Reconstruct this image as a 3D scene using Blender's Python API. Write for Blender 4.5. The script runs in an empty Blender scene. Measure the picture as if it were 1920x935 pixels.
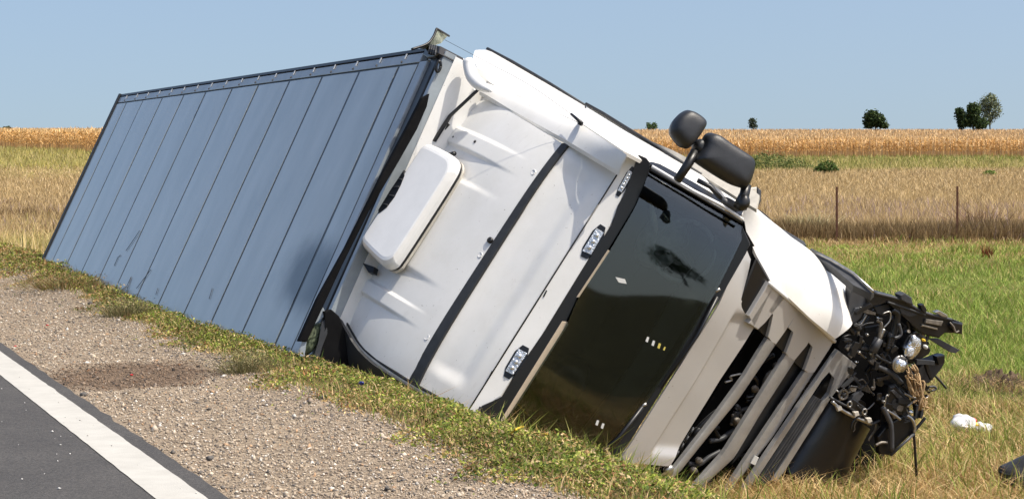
import bpy, bmesh, math, random
import numpy as np
from mathutils import Vector, Matrix, noise
random.seed(7)
rng = np.random.default_rng(11)
SC = bpy.context.scene
COL = SC.collection

# ------------------------------------------------------------------ camera, sky, sun, exposure
F_PX, HY, CAM_H = 4000.0, 295.0, 1.55        # focal length (px of a 1920 wide frame), horizon row, eye height
cam_d = bpy.data.cameras.new('camera')
cam = bpy.data.objects.new('camera', cam_d); COL.objects.link(cam)
cam_d.sensor_width = 36; cam_d.lens = F_PX / 1920 * 36
cam_d.shift_y = -(467.5 - HY) / 1920
cam_d.clip_start = 0.1; cam_d.clip_end = 5000
cam.location = (0, 0, CAM_H); cam.rotation_euler = (math.pi / 2, 0, 0)
SC.camera = cam
SUN = Vector((0.494, -0.208, 0.845)).normalized()
world = bpy.data.worlds.new('World'); SC.world = world; world.use_nodes = True
wn = world.node_tree.nodes; wl = world.node_tree.links
sky = wn.new('ShaderNodeTexSky'); sky.sky_type = 'NISHITA'; sky.sun_disc = False
sky.sun_elevation = math.asin(SUN.z); sky.sun_rotation = math.atan2(SUN.x, SUN.y)
sky.altitude = 100; sky.air_density = 1.0; sky.dust_density = 3.8; sky.ozone_density = 1.3
wtc = wn.new('ShaderNodeTexCoord'); wmp = wn.new('ShaderNodeMapping')      # hazy, even daylight sky: the bluer air above is carried down to the horizon
wmp.inputs['Scale'].default_value = (1, 1, 0.9); wmp.inputs['Location'].default_value = (0, 0, 0.11)
wl.new(wtc.outputs['Generated'], wmp.inputs[0]); wl.new(wmp.outputs[0], sky.inputs[0])
wl.new(sky.outputs[0], wn['Background'].inputs[0]); wn['Background'].inputs[1].default_value = 0.15
sd = bpy.data.lights.new('sun', 'SUN'); sd.energy = 4.0; sd.angle = math.radians(0.53); sd.color = (1.0, 0.93, 0.81)
so = bpy.data.objects.new('sun', sd); COL.objects.link(so); so.location = (0, 0, 30)
so.rotation_euler = SUN.to_track_quat('Z', 'Y').to_euler()
SC.view_settings.view_transform = 'Standard'; SC.view_settings.look = 'None'
SC.view_settings.exposure = 0.32; SC.view_settings.gamma = 1.0
SC.render.engine = 'CYCLES'

# ------------------------------------------------------------------ materials
def mat(name, col, rough=0.5, metal=0.0, var=0.0, vscale=4.0, col2=None, bump=0.0, bscale=40.0, coat=0.0, spec=0.5, attr=None, trans=0.0):
    m = bpy.data.materials.new(name); m.use_nodes = True
    nt = m.node_tree; b = nt.nodes['Principled BSDF']
    b.inputs['Roughness'].default_value = rough; b.inputs['Metallic'].default_value = metal
    b.inputs['Coat Weight'].default_value = coat; b.inputs['Specular IOR Level'].default_value = spec
    c = tuple(col) + (1,)
    b.inputs['Base Color'].default_value = c
    tc = nt.nodes.new('ShaderNodeTexCoord')
    src = None
    if attr:
        a = nt.nodes.new('ShaderNodeAttribute'); a.attribute_name = attr; src = a.outputs['Color']
    if var > 0:
        nz = nt.nodes.new('ShaderNodeTexNoise'); nz.inputs['Scale'].default_value = vscale
        nz.inputs['Detail'].default_value = 7; nz.inputs['Roughness'].default_value = 0.65
        nt.links.new(tc.outputs['Object'], nz.inputs['Vector'])
        rp = nt.nodes.new('ShaderNodeValToRGB')
        rp.color_ramp.elements[0].position = 0.32; rp.color_ramp.elements[1].position = 0.68
        nt.links.new(nz.outputs[0], rp.inputs[0])
        mx = nt.nodes.new('ShaderNodeMix'); mx.data_type = 'RGBA'
        if src:
            mx.blend_type = 'MULTIPLY'; mx.inputs[0].default_value = var
            nt.links.new(src, mx.inputs[6]); nt.links.new(rp.outputs[0], mx.inputs[7])
        else:
            c2 = col2 or tuple(x * (1 - var) for x in col)
            mx.inputs[6].default_value = tuple(c2) + (1,); mx.inputs[7].default_value = c
            nt.links.new(rp.outputs[0], mx.inputs[0])
        src = mx.outputs[2]
    if src: nt.links.new(src, b.inputs['Base Color'])
    if bump > 0:
        n2 = nt.nodes.new('ShaderNodeTexNoise'); n2.inputs['Scale'].default_value = bscale; n2.inputs['Detail'].default_value = 4
        nt.links.new(tc.outputs['Object'], n2.inputs['Vector'])
        bp = nt.nodes.new('ShaderNodeBump'); bp.inputs['Strength'].default_value = bump; bp.inputs['Distance'].default_value = 0.02
        nt.links.new(n2.outputs[0], bp.inputs['Height']); nt.links.new(bp.outputs[0], b.inputs['Normal'])
    if trans > 0:
        t = nt.nodes.new('ShaderNodeBsdfTranslucent'); ms = nt.nodes.new('ShaderNodeMixShader'); ms.inputs[0].default_value = trans
        if src: nt.links.new(src, t.inputs[0])
        else: t.inputs[0].default_value = c
        nt.links.new(b.outputs[0], ms.inputs[1]); nt.links.new(t.outputs[0], ms.inputs[2])
        nt.links.new(ms.outputs[0], nt.nodes['Material Output'].inputs[0])
    return m

M = {}
M['white'] = mat('white_paint', (0.78, 0.77, 0.745), 0.32, var=1, vscale=2.5, col2=(0.72, 0.71, 0.675), coat=0.25)
M['white_clean'] = mat('white_gloss_plastic', (0.80, 0.80, 0.79), 0.28, coat=0.4, var=1, vscale=6, col2=(0.74, 0.74, 0.73))
M['silver'] = mat('grey_bar_paint', (0.36, 0.355, 0.345), 0.28, metal=0.3, var=1, vscale=7, col2=(0.26, 0.255, 0.25), coat=0.3)
def soil_film(m):      # road film, specks and scuffs over the paint
    nt = m.node_tree; L = nt.links; b = nt.nodes['Principled BSDF']; src = b.inputs['Base Color'].links[0].from_socket
    tc = nt.nodes.new('ShaderNodeTexCoord')
    def layer(src, scale, p0, p1, col, amt, detail=9, st=(1, 1, 1)):
        mp = nt.nodes.new('ShaderNodeMapping'); mp.inputs['Scale'].default_value = st; L.new(tc.outputs['Object'], mp.inputs[0])
        n = nt.nodes.new('ShaderNodeTexNoise'); n.inputs['Scale'].default_value = scale; n.inputs['Detail'].default_value = detail; n.inputs['Roughness'].default_value = 0.7
        L.new(mp.outputs[0], n.inputs['Vector'])
        r = nt.nodes.new('ShaderNodeValToRGB'); r.color_ramp.elements[0].position = p0; r.color_ramp.elements[1].position = p1
        r.color_ramp.elements[0].color = (0, 0, 0, 1); r.color_ramp.elements[1].color = (amt, amt, amt, 1); L.new(n.outputs[0], r.inputs[0])
        mx = nt.nodes.new('ShaderNodeMix'); mx.data_type = 'RGBA'; L.new(r.outputs[0], mx.inputs[0]); L.new(src, mx.inputs[6]); mx.inputs[7].default_value = col + (1,)
        return mx.outputs[2]
    o = layer(src, 1.9, 0.5, 0.78, (0.50, 0.46, 0.39), 0.28)
    o = layer(o, 34, 0.69, 0.74, (0.22, 0.18, 0.14), 0.8, 3)
    o = layer(o, 5, 0.60, 0.72, (0.44, 0.42, 0.39), 0.22, 10, (1, 4, 1))
    L.new(o, b.inputs['Base Color'])
soil_film(M['white'])
M['front_paint'] = mat('silver_grey_paint', (0.46, 0.45, 0.435), 0.32, metal=0.2, var=1, vscale=3, col2=(0.44, 0.425, 0.41), coat=0.3)
M['seam'] = mat('dark_grey_seal', (0.032, 0.034, 0.037), 0.6, var=0.4, vscale=15)
M['black'] = mat('black_plastic', (0.010, 0.0105, 0.012), 0.38, var=0.5, vscale=20, bump=0.05, bscale=200)
M['black_shiny'] = mat('black_satin_trim', (0.009, 0.0095, 0.011), 0.28)
M['mirror_plastic'] = mat('grained_black_plastic', (0.022, 0.024, 0.028), 0.42, bump=0.12, bscale=260, var=0.3, vscale=30)
M['grey_plastic'] = mat('grey_plastic', (0.055, 0.058, 0.065), 0.5, var=0.4, vscale=12)
M['metal'] = mat('bare_metal', (0.5, 0.49, 0.47), 0.35, metal=0.9, var=0.4, vscale=25)
M['dirty_metal'] = mat('dirty_metal', (0.30, 0.27, 0.23), 0.55, metal=0.5, var=0.6, vscale=30)
M['chrome'] = mat('reflector_chrome', (0.85, 0.88, 0.92), 0.12, metal=1.0, bump=0.6, bscale=45)
M['lens'] = mat('clear_lens', (0.62, 0.66, 0.70), 0.08, metal=0.6, bump=0.8, bscale=60, coat=0.8)
M['led'] = mat('led_block', (0.75, 0.78, 0.82), 0.12, metal=0.7)
M['tan'] = mat('tan_strip', (0.58, 0.47, 0.34), 0.5, var=1, vscale=9, col2=(0.50, 0.40, 0.29))
M['beige'] = mat('beige_panel', (0.62, 0.58, 0.50), 0.5, var=0.3, vscale=8)
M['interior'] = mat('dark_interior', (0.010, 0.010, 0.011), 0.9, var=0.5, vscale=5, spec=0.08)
M['dash'] = mat('dashboard_plastic', (0.03, 0.03, 0.032), 0.6, var=0.5, vscale=8)
M['seat'] = mat('grey_cloth', (0.42, 0.42, 0.43), 0.9, var=0.4, vscale=14)
M['curtain'] = mat('pale_curtain', (0.45, 0.42, 0.38), 0.9, var=0.4, vscale=14)
M['yellow'] = mat('yellow_plastic', (0.75, 0.50, 0.03), 0.45)
M['sticker'] = mat('white_sticker', (0.75, 0.75, 0.72), 0.5, var=0.4, vscale=300)
M['sticker_y'] = mat('yellow_sticker', (0.70, 0.58, 0.12), 0.5, var=0.4, vscale=300)
M['green_tarp'] = mat('olive_cloth', (0.13, 0.16, 0.09), 0.8, var=0.5, vscale=12)
M['flap'] = mat('bent_flap', (0.50, 0.54, 0.42), 0.45, var=0.5, vscale=16)
M['rail'] = mat('aluminium_rail', (0.33, 0.37, 0.40), 0.35, coat=0.3, var=0.3, vscale=3)
M['rust'] = mat('rusty_iron', (0.13, 0.055, 0.03), 0.9, var=0.5, vscale=30)
M['bag'] = mat('white_bag_plastic', (0.85, 0.85, 0.85), 0.35, trans=0.15)
M['bag_red'] = mat('bag_red_print', (0.65, 0.03, 0.05), 0.4)
M['bag_yel'] = mat('bag_yellow_print', (0.85, 0.5, 0.03), 0.4)
M['blue'] = mat('blue_wrapper', (0.03, 0.05, 0.28), 0.35, var=0.4, vscale=60)
M['red'] = mat('red_plastic', (0.5, 0.02, 0.02), 0.3)
M['soil'] = mat('dark_soil', (0.11, 0.07, 0.04), 0.95, var=0.6, vscale=9, bump=1.0, bscale=14)
M['veg'] = mat('vegetation_blades', (0.1, 0.1, 0.05), 0.6, attr='Col', trans=0.22, spec=0.2)
M['stone'] = mat('gravel_stone', (0.4, 0.37, 0.32), 0.85, attr='Col')
M['straw'] = mat('dry_root', (0.46, 0.31, 0.16), 0.9, var=0.5, vscale=30)
M['bark'] = mat('bark', (0.09, 0.07, 0.05), 0.95, var=0.5, vscale=3)

def panel_mat():       # trailer roof sheet: blue grey paint, faint streaks, one dark smudge on the sheets near the front
    m = bpy.data.materials.new('blue_grey_sheet'); m.use_nodes = True
    nt = m.node_tree; b = nt.nodes['Principled BSDF']; L = nt.links
    b.inputs['Roughness'].default_value = 0.3; b.inputs['Coat Weight'].default_value = 0.5
    tc = nt.nodes.new('ShaderNodeTexCoord')
    mp = nt.nodes.new('ShaderNodeMapping'); mp.inputs['Rotation'].default_value = (0, 0, 0); mp.inputs['Scale'].default_value = (2.6, 2.6, 0.35)
    L.new(tc.outputs['Object'], mp.inputs[0])
    n1 = nt.nodes.new('ShaderNodeTexNoise'); n1.inputs['Scale'].default_value = 1.2; n1.inputs['Detail'].default_value = 8
    L.new(mp.outputs[0], n1.inputs['Vector'])
    r1 = nt.nodes.new('ShaderNodeValToRGB'); r1.color_ramp.elements[0].position = 0.3; r1.color_ramp.elements[1].position = 0.75
    r1.color_ramp.elements[0].color = (0.31, 0.345, 0.345, 1); r1.color_ramp.elements[1].color = (0.41, 0.445, 0.443, 1)
    L.new(n1.outputs[0], r1.inputs[0])
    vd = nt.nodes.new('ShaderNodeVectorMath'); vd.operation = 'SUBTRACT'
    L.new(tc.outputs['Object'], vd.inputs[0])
    m['_smudge_node'] = vd.name
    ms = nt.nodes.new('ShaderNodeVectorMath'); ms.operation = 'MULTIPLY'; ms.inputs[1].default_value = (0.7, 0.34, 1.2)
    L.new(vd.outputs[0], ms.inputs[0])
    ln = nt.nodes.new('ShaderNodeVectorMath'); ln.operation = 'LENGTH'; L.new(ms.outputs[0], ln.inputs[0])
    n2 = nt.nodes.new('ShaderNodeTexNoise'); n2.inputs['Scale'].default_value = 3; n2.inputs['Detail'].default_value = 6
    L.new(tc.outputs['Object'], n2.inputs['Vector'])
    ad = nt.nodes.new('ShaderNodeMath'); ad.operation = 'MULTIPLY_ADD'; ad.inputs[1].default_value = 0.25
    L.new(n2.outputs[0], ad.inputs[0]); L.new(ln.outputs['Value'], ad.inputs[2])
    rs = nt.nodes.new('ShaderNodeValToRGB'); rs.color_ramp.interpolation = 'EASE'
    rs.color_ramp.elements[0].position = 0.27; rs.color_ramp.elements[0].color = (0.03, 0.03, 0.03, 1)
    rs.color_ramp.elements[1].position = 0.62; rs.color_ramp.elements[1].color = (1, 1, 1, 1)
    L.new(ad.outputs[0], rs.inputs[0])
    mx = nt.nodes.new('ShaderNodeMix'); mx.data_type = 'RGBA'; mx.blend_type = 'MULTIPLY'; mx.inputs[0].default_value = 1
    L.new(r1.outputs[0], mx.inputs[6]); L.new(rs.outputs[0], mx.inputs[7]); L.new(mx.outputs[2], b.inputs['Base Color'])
    return m, vd
M['sheet'], SMUDGE = panel_mat()

def glass_mat():       # windscreen: clear tinted pane with mirror reflection rising at grazing angles
    m = bpy.data.materials.new('windscreen_glass'); m.use_nodes = True
    nt = m.node_tree; nt.nodes.remove(nt.nodes['Principled BSDF'])
    t = nt.nodes.new('ShaderNodeBsdfTransparent'); t.inputs[0].default_value = (0.62, 0.68, 0.66, 1)
    g = nt.nodes.new('ShaderNodeBsdfGlossy'); g.inputs['Roughness'].default_value = 0.02
    fr = nt.nodes.new('ShaderNodeFresnel'); fr.inputs[0].default_value = 1.8
    ms = nt.nodes.new('ShaderNodeMixShader')
    nt.links.new(fr.outputs[0], ms.inputs[0]); nt.links.new(t.outputs[0], ms.inputs[1]); nt.links.new(g.outputs[0], ms.inputs[2])
    nt.links.new(ms.outputs[0], nt.nodes['Material Output'].inputs[0])
    return m
M['glass'] = glass_mat()

soil_film(M['front_paint'])
# ------------------------------------------------------------------ places: sight lines onto real planes
CAMP = Vector((0, 0, CAM_H))
def ray(px, py): return Vector(((px - 960) / F_PX, 1.0, -(py - HY) / F_PX))
def at(px, py, D): return CAMP + ray(px, py) * D
class Plane:
    def __init__(s, p, n): s.p = Vector(p); s.n = Vector(n).normalized()
    def hit(s, px, py, off=0.0):
        d = ray(px, py); k = (s.p + s.n * off - CAMP).dot(s.n) / d.dot(s.n)
        return CAMP + d * k

# ------------------------------------------------------------------ object helpers
ORG = Vector((0, 0, 0))
def link(name, me, m, parent=None, world=True):
    o = bpy.data.objects.new(name, me); COL.objects.link(o)
    if m is not None: me.materials.append(m)
    if parent is not None: o.parent = parent
    return o
def root(name, label, cat, loc, group=None):
    global ORG
    o = bpy.data.objects.new(name, None); COL.objects.link(o); o.location = loc
    o['label'] = label; o['category'] = cat
    if group: o['group'] = group
    ORG = Vector(loc); return o
def tag(o, label, cat, group=None):
    o['label'] = label; o['category'] = cat
    if group: o['group'] = group
    return o
def mesh(name, verts, faces, m, parent=None, smooth=False, org=None):
    g = ORG if org is None else org
    if parent is None and org is None: g = Vector((0, 0, 0))
    me = bpy.data.meshes.new(name)
    me.from_pydata([tuple(Vector(v) - g) for v in verts], [], faces); me.validate(); me.update()
    if smooth: me.polygons.foreach_set('use_smooth', [True] * len(me.polygons))
    return link(name, me, m, parent)
def from_bm(name, bm, m, parent=None, smooth=False, org=None):
    g = ORG if org is None else org
    bm.normal_update()
    bmesh.ops.recalc_face_normals(bm, faces=bm.faces)
    for v in bm.verts: v.co -= g
    me = bpy.data.meshes.new(name); bm.to_mesh(me); bm.free()
    if smooth: me.polygons.foreach_set('use_smooth', [True] * len(me.polygons))
    return link(name, me, m, parent)
def prism_bm(bm, pts, n, thick, bevel=0.004):
    top = [bm.verts.new(p) for p in pts]
    bot = [bm.verts.new(p - n * thick) for p in pts]
    f = bm.faces.new(top); bm.faces.new(bot[::-1])
    k = len(pts)
    for i in range(k): bm.faces.new((top[i], bot[i], bot[(i + 1) % k], top[(i + 1) % k]))
    if bevel > 0:
        try: bmesh.ops.bevel(bm, geom=list(f.edges), offset=bevel, segments=2, affect='EDGES', profile=0.5)
        except Exception: pass
def PRISM(name, poly, plane, thick, m, parent, off=0.0, bevel=0.004):
    bm = bmesh.new()
    prism_bm(bm, [plane.hit(x, y, off) for x, y in poly], plane.n, thick, bevel)
    return from_bm(name, bm, m, parent)
def resample(pl, n):
    P = [Vector(p) for p in pl]
    d = [0.0]
    for a, b in zip(P, P[1:]): d.append(d[-1] + (b - a).length)
    out = []
    for i in range(n):
        t = d[-1] * i / (n - 1); j = 0
        while j < len(P) - 2 and d[j + 1] < t: j += 1
        s = (t - d[j]) / max(1e-9, d[j + 1] - d[j]); out.append(P[j].lerp(P[j + 1], max(0, min(1, s))))
    return out
def LOFT(name, curves, nu, nv, m, parent, disp=None, nrm=None, thick=0.02):
    """skin through 3-D polylines (each resampled to nu), nv steps between neighbours; disp pushes along nrm"""
    C = [resample(c, nu) for c in curves]; rows = []
    segs = len(C) - 1; R = segs * nv
    for r in range(R + 1):
        s = min(r // nv, segs - 1); t = (r - s * nv) / nv
        rows.append([C[s][i].lerp(C[s + 1][i], t) for i in range(nu)])
    V = []
    for layer in (0, 1):
        for r, row in enumerate(rows):
            for i, p in enumerate(row):
                q = p.copy()
                if disp and nrm is not None: q = q + nrm * disp(i / (nu - 1), r / R, p)
                if layer and nrm is not None: q = q - nrm * thick
                V.append(q)
    n1 = nu * (R + 1); F = []
    for r in range(R):
        for i in range(nu - 1):
            a = r * nu + i
            F.append((a, a + 1, a + nu + 1, a + nu)); F.append((n1 + a, n1 + a + nu, n1 + a + nu + 1, n1 + a + 1))
    rim = [i for i in range(nu)] + [r * nu + nu - 1 for r in range(1, R + 1)] + [R * nu + i for i in range(nu - 2, -1, -1)] + [r * nu for r in range(R - 1, 0, -1)]
    o = mesh(name, V, F, m, parent, smooth=True)
    k = len(rim)
    bm = bmesh.new(); bm.from_mesh(o.data); bm.verts.ensure_lookup_table()
    for i in range(k):
        a, b = rim[i], rim[(i + 1) % k]
        try:
            f = bm.faces.new((bm.verts[a], bm.verts[a + n1], bm.verts[b + n1], bm.verts[b])); f.smooth = False
        except Exception: pass
    bmesh.ops.recalc_face_normals(bm, faces=bm.faces)
    for e in bm.edges:
        if len(e.link_faces) == 2 and e.calc_face_angle(0) > 0.9: e.smooth = False
    bm.to_mesh(o.data); bm.free()
    return o
def chaikin(P, it=2):
    for _ in range(it):
        Q = []
        for i in range(len(P)):
            a, b = P[i], P[(i + 1) % len(P)]; Q += [a.lerp(b, 0.25), a.lerp(b, 0.75)]
        P = Q
    return P
def pillow_bm(bm, pts, n, df, db, rings=6, power=2.4, it=2, jit=0.0):
    P = chaikin([Vector(p) for p in pts], it); k = len(P)
    c = sum(P, Vector()) / k
    layers = []
    for sgn, dep in ((1, df), (-1, db)):
        rr = []
        for r in range(rings):
            t = r / rings if sgn > 0 else (r + 1) / rings
            t = t if sgn > 0 else t
            sc = 1 - t ** 2.2 * 0.999 if False else (1 - t)
            s = (1 - t)
            h = dep * (1 - s ** power) ** (1 / power)
            rr.append([c + (p - c) * s + n * (sgn * h) + Vector((random.uniform(-jit, jit),) * 3) for p in P])
        layers.append(rr)
    front = [[bm.verts.new(v) for v in r] for r in layers[0]]
    back = [[bm.verts.new(v) for v in r] for r in layers[1][:-1]]
    seq = front
    for a, b in zip(seq, seq[1:]):
        for i in range(k): bm.faces.new((a[i], a[(i + 1) % k], b[(i + 1) % k], b[i]))
    tip = bm.verts.new(c + n * df)
    for i in range(k): bm.faces.new((front[-1][i], front[-1][(i + 1) % k], tip))
    seq = [front[0]] + back
    for a, b in zip(seq, seq[1:]):
        for i in range(k): bm.faces.new((a[(i + 1) % k], a[i], b[i], b[(i + 1) % k]))
    tip = bm.verts.new(c - n * db)
    for i in range(k): bm.faces.new((seq[-1][(i + 1) % k], seq[-1][i], tip))
def PILLOW(name, pts, n, df, db, m, parent=None, **kw):
    bm = bmesh.new(); pillow_bm(bm, pts, Vector(n).normalized(), df, db, **kw)
    return from_bm(name, bm, m, parent, smooth=True, org=None if parent is not None else Vector((0, 0, 0)))
def tube_bm(bm, P, r, seg=8, caps=True):
    P = [Vector(p) for p in P]
    R = r if isinstance(r, (list, tuple)) else [r] * len(P)
    up = None; prev = None
    for i, p in enumerate(P):
        t = (P[min(i + 1, len(P) - 1)] - P[max(i - 1, 0)]).normalized()
        if up is None: up = t.orthogonal().normalized()
        up = (up - t * up.dot(t)).normalized(); w = t.cross(up)
        ring = [bm.verts.new(p + (up * math.cos(2 * math.pi * j / seg) + w * math.sin(2 * math.pi * j / seg)) * R[i]) for j in range(seg)]
        if prev:
            for j in range(seg): bm.faces.new((prev[j], prev[(j + 1) % seg], ring[(j + 1) % seg], ring[j]))
        elif caps: bm.faces.new(ring[::-1])
        prev = ring
    if caps: bm.faces.new(prev)
def TUBE(name, P, r, m, parent=None, seg=8, org=None):
    bm = bmesh.new(); tube_bm(bm, P, r, seg)
    return from_bm(name, bm, m, parent, smooth=True, org=org if org is not None else (None if parent is not None else Vector((0, 0, 0))))
def bez(pts, n=16):     # smooth curve through points (Catmull-Rom)
    P = [Vector(p) for p in pts]; P = [P[0] * 2 - P[1]] + P + [P[-1] * 2 - P[-2]]
    out = []
    for i in range(1, len(P) - 2):
        a, b, c, d = P[i - 1], P[i], P[i + 1], P[i + 2]
        for k in range(n):
            t = k / n
            out.append(0.5 * ((2 * b) + (c - a) * t + (2 * a - 5 * b + 4 * c - d) * t * t + (3 * b - a - 3 * c + d) * t ** 3))
    out.append(P[-2]); return out
def box_bm(bm, c, ax, hs):
    v = [bm.verts.new(c + ax[0] * (hs[0] * i) + ax[1] * (hs[1] * j) + ax[2] * (hs[2] * k)) for i in (-1, 1) for j in (-1, 1) for k in (-1, 1)]
    for f in ((0, 1, 3, 2), (4, 6, 7, 5), (0, 4, 5, 1), (2, 3, 7, 6), (0, 2, 6, 4), (1, 5, 7, 3)): bm.faces.new([v[i] for i in f])
def BOX(name, c, ax, hs, m, parent, bevel=0.0):
    bm = bmesh.new(); box_bm(bm, Vector(c), ax, hs)
    if bevel: bmesh.ops.bevel(bm, geom=list(bm.edges), offset=bevel, segments=2, affect='EDGES', profile=0.5)
    return from_bm(name, bm, m, parent)
def circle_pts(c, a, b, r1, r2, n=20): return [c + a * (r1 * math.cos(2 * math.pi * i / n)) + b * (r2 * math.sin(2 * math.pi * i / n)) for i in range(n)]

# ------------------------------------------------------------------ terrain
NR = (0.9384, 0.3455); T0 = 2.036               # unit vector to the right of the road, and where its edge line lies
def sst(a, b, x): t = np.clip((x - a) / (b - a), 0, 1); return t * t * (3 - 2 * t)
def road_t(X, Y): return X * NR[0] + Y * NR[1] - T0
def along(X, Y): return -X * NR[1] + Y * NR[0]
def hill(X, Y):
    D = np.maximum(Y, 0)
    z = np.interp(D, [0, 22, 30, 50, 130, 260, 450, 600, 800, 3000], [-1.0, -1.0, -0.9, -0.45, 0.25, 1.55, 4.9, 7.55, 7.2, -10])
    return z + 1.0 * sst(-10, -50, X) * sst(80, 200, D) * (1 - sst(350, 600, D))
def terrain(X, Y):
    X = np.asarray(X, float); Y = np.asarray(Y, float)
    t = road_t(X, Y)
    k = sst(1.85, 4.0, t)
    base = 0.02 * sst(0.5, 1.9, t) + 0.15 * sst(20, 27, along(X, Y)) * sst(40, 34, along(X, Y)) * sst(0.9, 1.9, t)
    far_left = hill(X, Y) * sst(60, 300, Y) * sst(-9, -40, t)
    z = base * (1 - k) + k * hill(X, Y) + far_left
    b = 0.03 * np.sin(X * 1.9 + 0.7 * Y) * np.sin(Y * 1.3 - X * 0.8) + 0.02 * np.sin(X * 4.1 - Y * 2.7)
    return z + b * sst(1.6, 3.0, t)
def gz(x, y): return float(terrain(x, y))

def structure(o): o['kind'] = 'structure'; return o
def stuff(o): o['kind'] = 'stuff'; return o

def ground_material():
    m = bpy.data.materials.new('earth_and_turf'); m.use_nodes = True
    nt = m.node_tree; b = nt.nodes['Principled BSDF']; L = nt.links; b.inputs['Roughness'].default_value = 0.95
    b.inputs['Specular IOR Level'].default_value = 0.1
    a = nt.nodes.new('ShaderNodeAttribute'); a.attribute_name = 'Col'
    tc = nt.nodes.new('ShaderNodeTexCoord')
    n1 = nt.nodes.new('ShaderNodeTexNoise'); n1.inputs['Scale'].default_value = 1.7; n1.inputs['Detail'].default_value = 10; n1.inputs['Roughness'].default_value = 0.7
    L.new(tc.outputs['Object'], n1.inputs['Vector'])
    r = nt.nodes.new('ShaderNodeValToRGB'); r.color_ramp.elements[0].position = 0.3; r.color_ramp.elements[0].color = (0.45, 0.42, 0.38, 1)
    r.color_ramp.elements[1].position = 0.7; r.color_ramp.elements[1].color = (1.15, 1.12, 1.0, 1); L.new(n1.outputs[0], r.inputs[0])
    mx = nt.nodes.new('ShaderNodeMix'); mx.data_type = 'RGBA'; mx.blend_type = 'MULTIPLY'; mx.inputs[0].default_value = 1
    L.new(a.outputs['Color'], mx.inputs[6]); L.new(r.outputs[0], mx.inputs[7]); L.new(mx.outputs[2], b.inputs['Base Color'])
    n2 = nt.nodes.new('ShaderNodeTexNoise'); n2.inputs['Scale'].default_value = 18; n2.inputs['Detail'].default_value = 5
    L.new(tc.outputs['Object'], n2.inputs['Vector'])
    bp = nt.nodes.new('ShaderNodeBump'); bp.inputs['Strength'].default_value = 0.7; bp.inputs['Distance'].default_value = 0.04
    L.new(n2.outputs[0], bp.inputs['Height']); L.new(bp.outputs[0], b.inputs['Normal'])
    return m
def set_col(me, cols, dom='POINT'):
    a = me.color_attributes.new('Col', 'FLOAT_COLOR', dom)
    c = np.ones((len(cols), 4), np.float32); c[:, :3] = cols; a.data.foreach_set('color', c.ravel())
def corn_edge(X): return np.interp(X, [-400, -71, -41, 10, 40, 300], [520, 290, 215, 255, 265, 300])
def ground_col(X, Y):
    t = road_t(X, Y); c = np.zeros((len(X), 3)); c[:] = (0.30, 0.22, 0.10)                    # dry grass
    def put(w, col): c[:] = c * (1 - w[:, None]) + np.array(col) * w[:, None]
    put(sst(46, 40, Y) * sst(2, 4, t), (0.16, 0.19, 0.05))
    put(sst(22, 17, Y) * sst(2, 4, t), (0.26, 0.19, 0.08))
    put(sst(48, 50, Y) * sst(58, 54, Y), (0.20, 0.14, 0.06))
    e = corn_edge(X)
    put(sst(-110, -90, Y - e), (0.30, 0.26, 0.09))
    put(sst(-5, 0, Y - e), (0.16, 0.10, 0.045))
    put(sst(0.2, -0.1, t), (0.25, 0.22, 0.18))
    put(sst(2.6, 2.2, t) * sst(-0.2, 0.1, t), (0.12, 0.10, 0.05))
    put(sst(7, 3, Y) * sst(2.4, 3.4, t), (0.06, 0.06, 0.03))  # unseen ground beside the camera, darkened to deepen the windscreen's reflection
    put(sst(-8.5, -9.5, t), (0.22, 0.19, 0.07))
    return c
def build_ground():
    ys = np.concatenate([np.arange(-60, -4, 4), np.arange(-4, 34, 0.25), np.arange(34, 70, 1), np.arange(70, 300, 5), np.arange(300, 900, 20), np.linspace(900, 3000, 12)])
    ts = np.concatenate([np.linspace(-900, -60, 12), np.linspace(-50, -10, 14), np.arange(-9, 9, 0.2), np.arange(9, 40, 1.0), np.linspace(40, 160, 30), np.linspace(180, 1400, 16)])
    # lines of equal t run with the road near the camera
    Yg, Tg = np.meshgrid(ys, ts, indexing='ij')
    Xg = (Tg + T0 - Yg * NR[1]) / NR[0]
    Z = terrain(Xg, Yg)
    V = np.stack([Xg, Yg, Z], -1).reshape(-1, 3); ny, nt_ = Yg.shape
    idx = np.arange(ny * nt_).reshape(ny, nt_)
    Fc = np.stack([idx[:-1, :-1], idx[:-1, 1:], idx[1:, 1:], idx[1:, :-1]], -1).reshape(-1, 4)
    me = bpy.data.meshes.new('ground'); me.from_pydata(V.tolist(), [], Fc.tolist()); me.update()
    set_col(me, ground_col(V[:, 0], V[:, 1]))
    me.polygons.foreach_set('use_smooth', [True] * len(me.polygons))
    return structure(link('ground', me, ground_material()))
build_ground()

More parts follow.
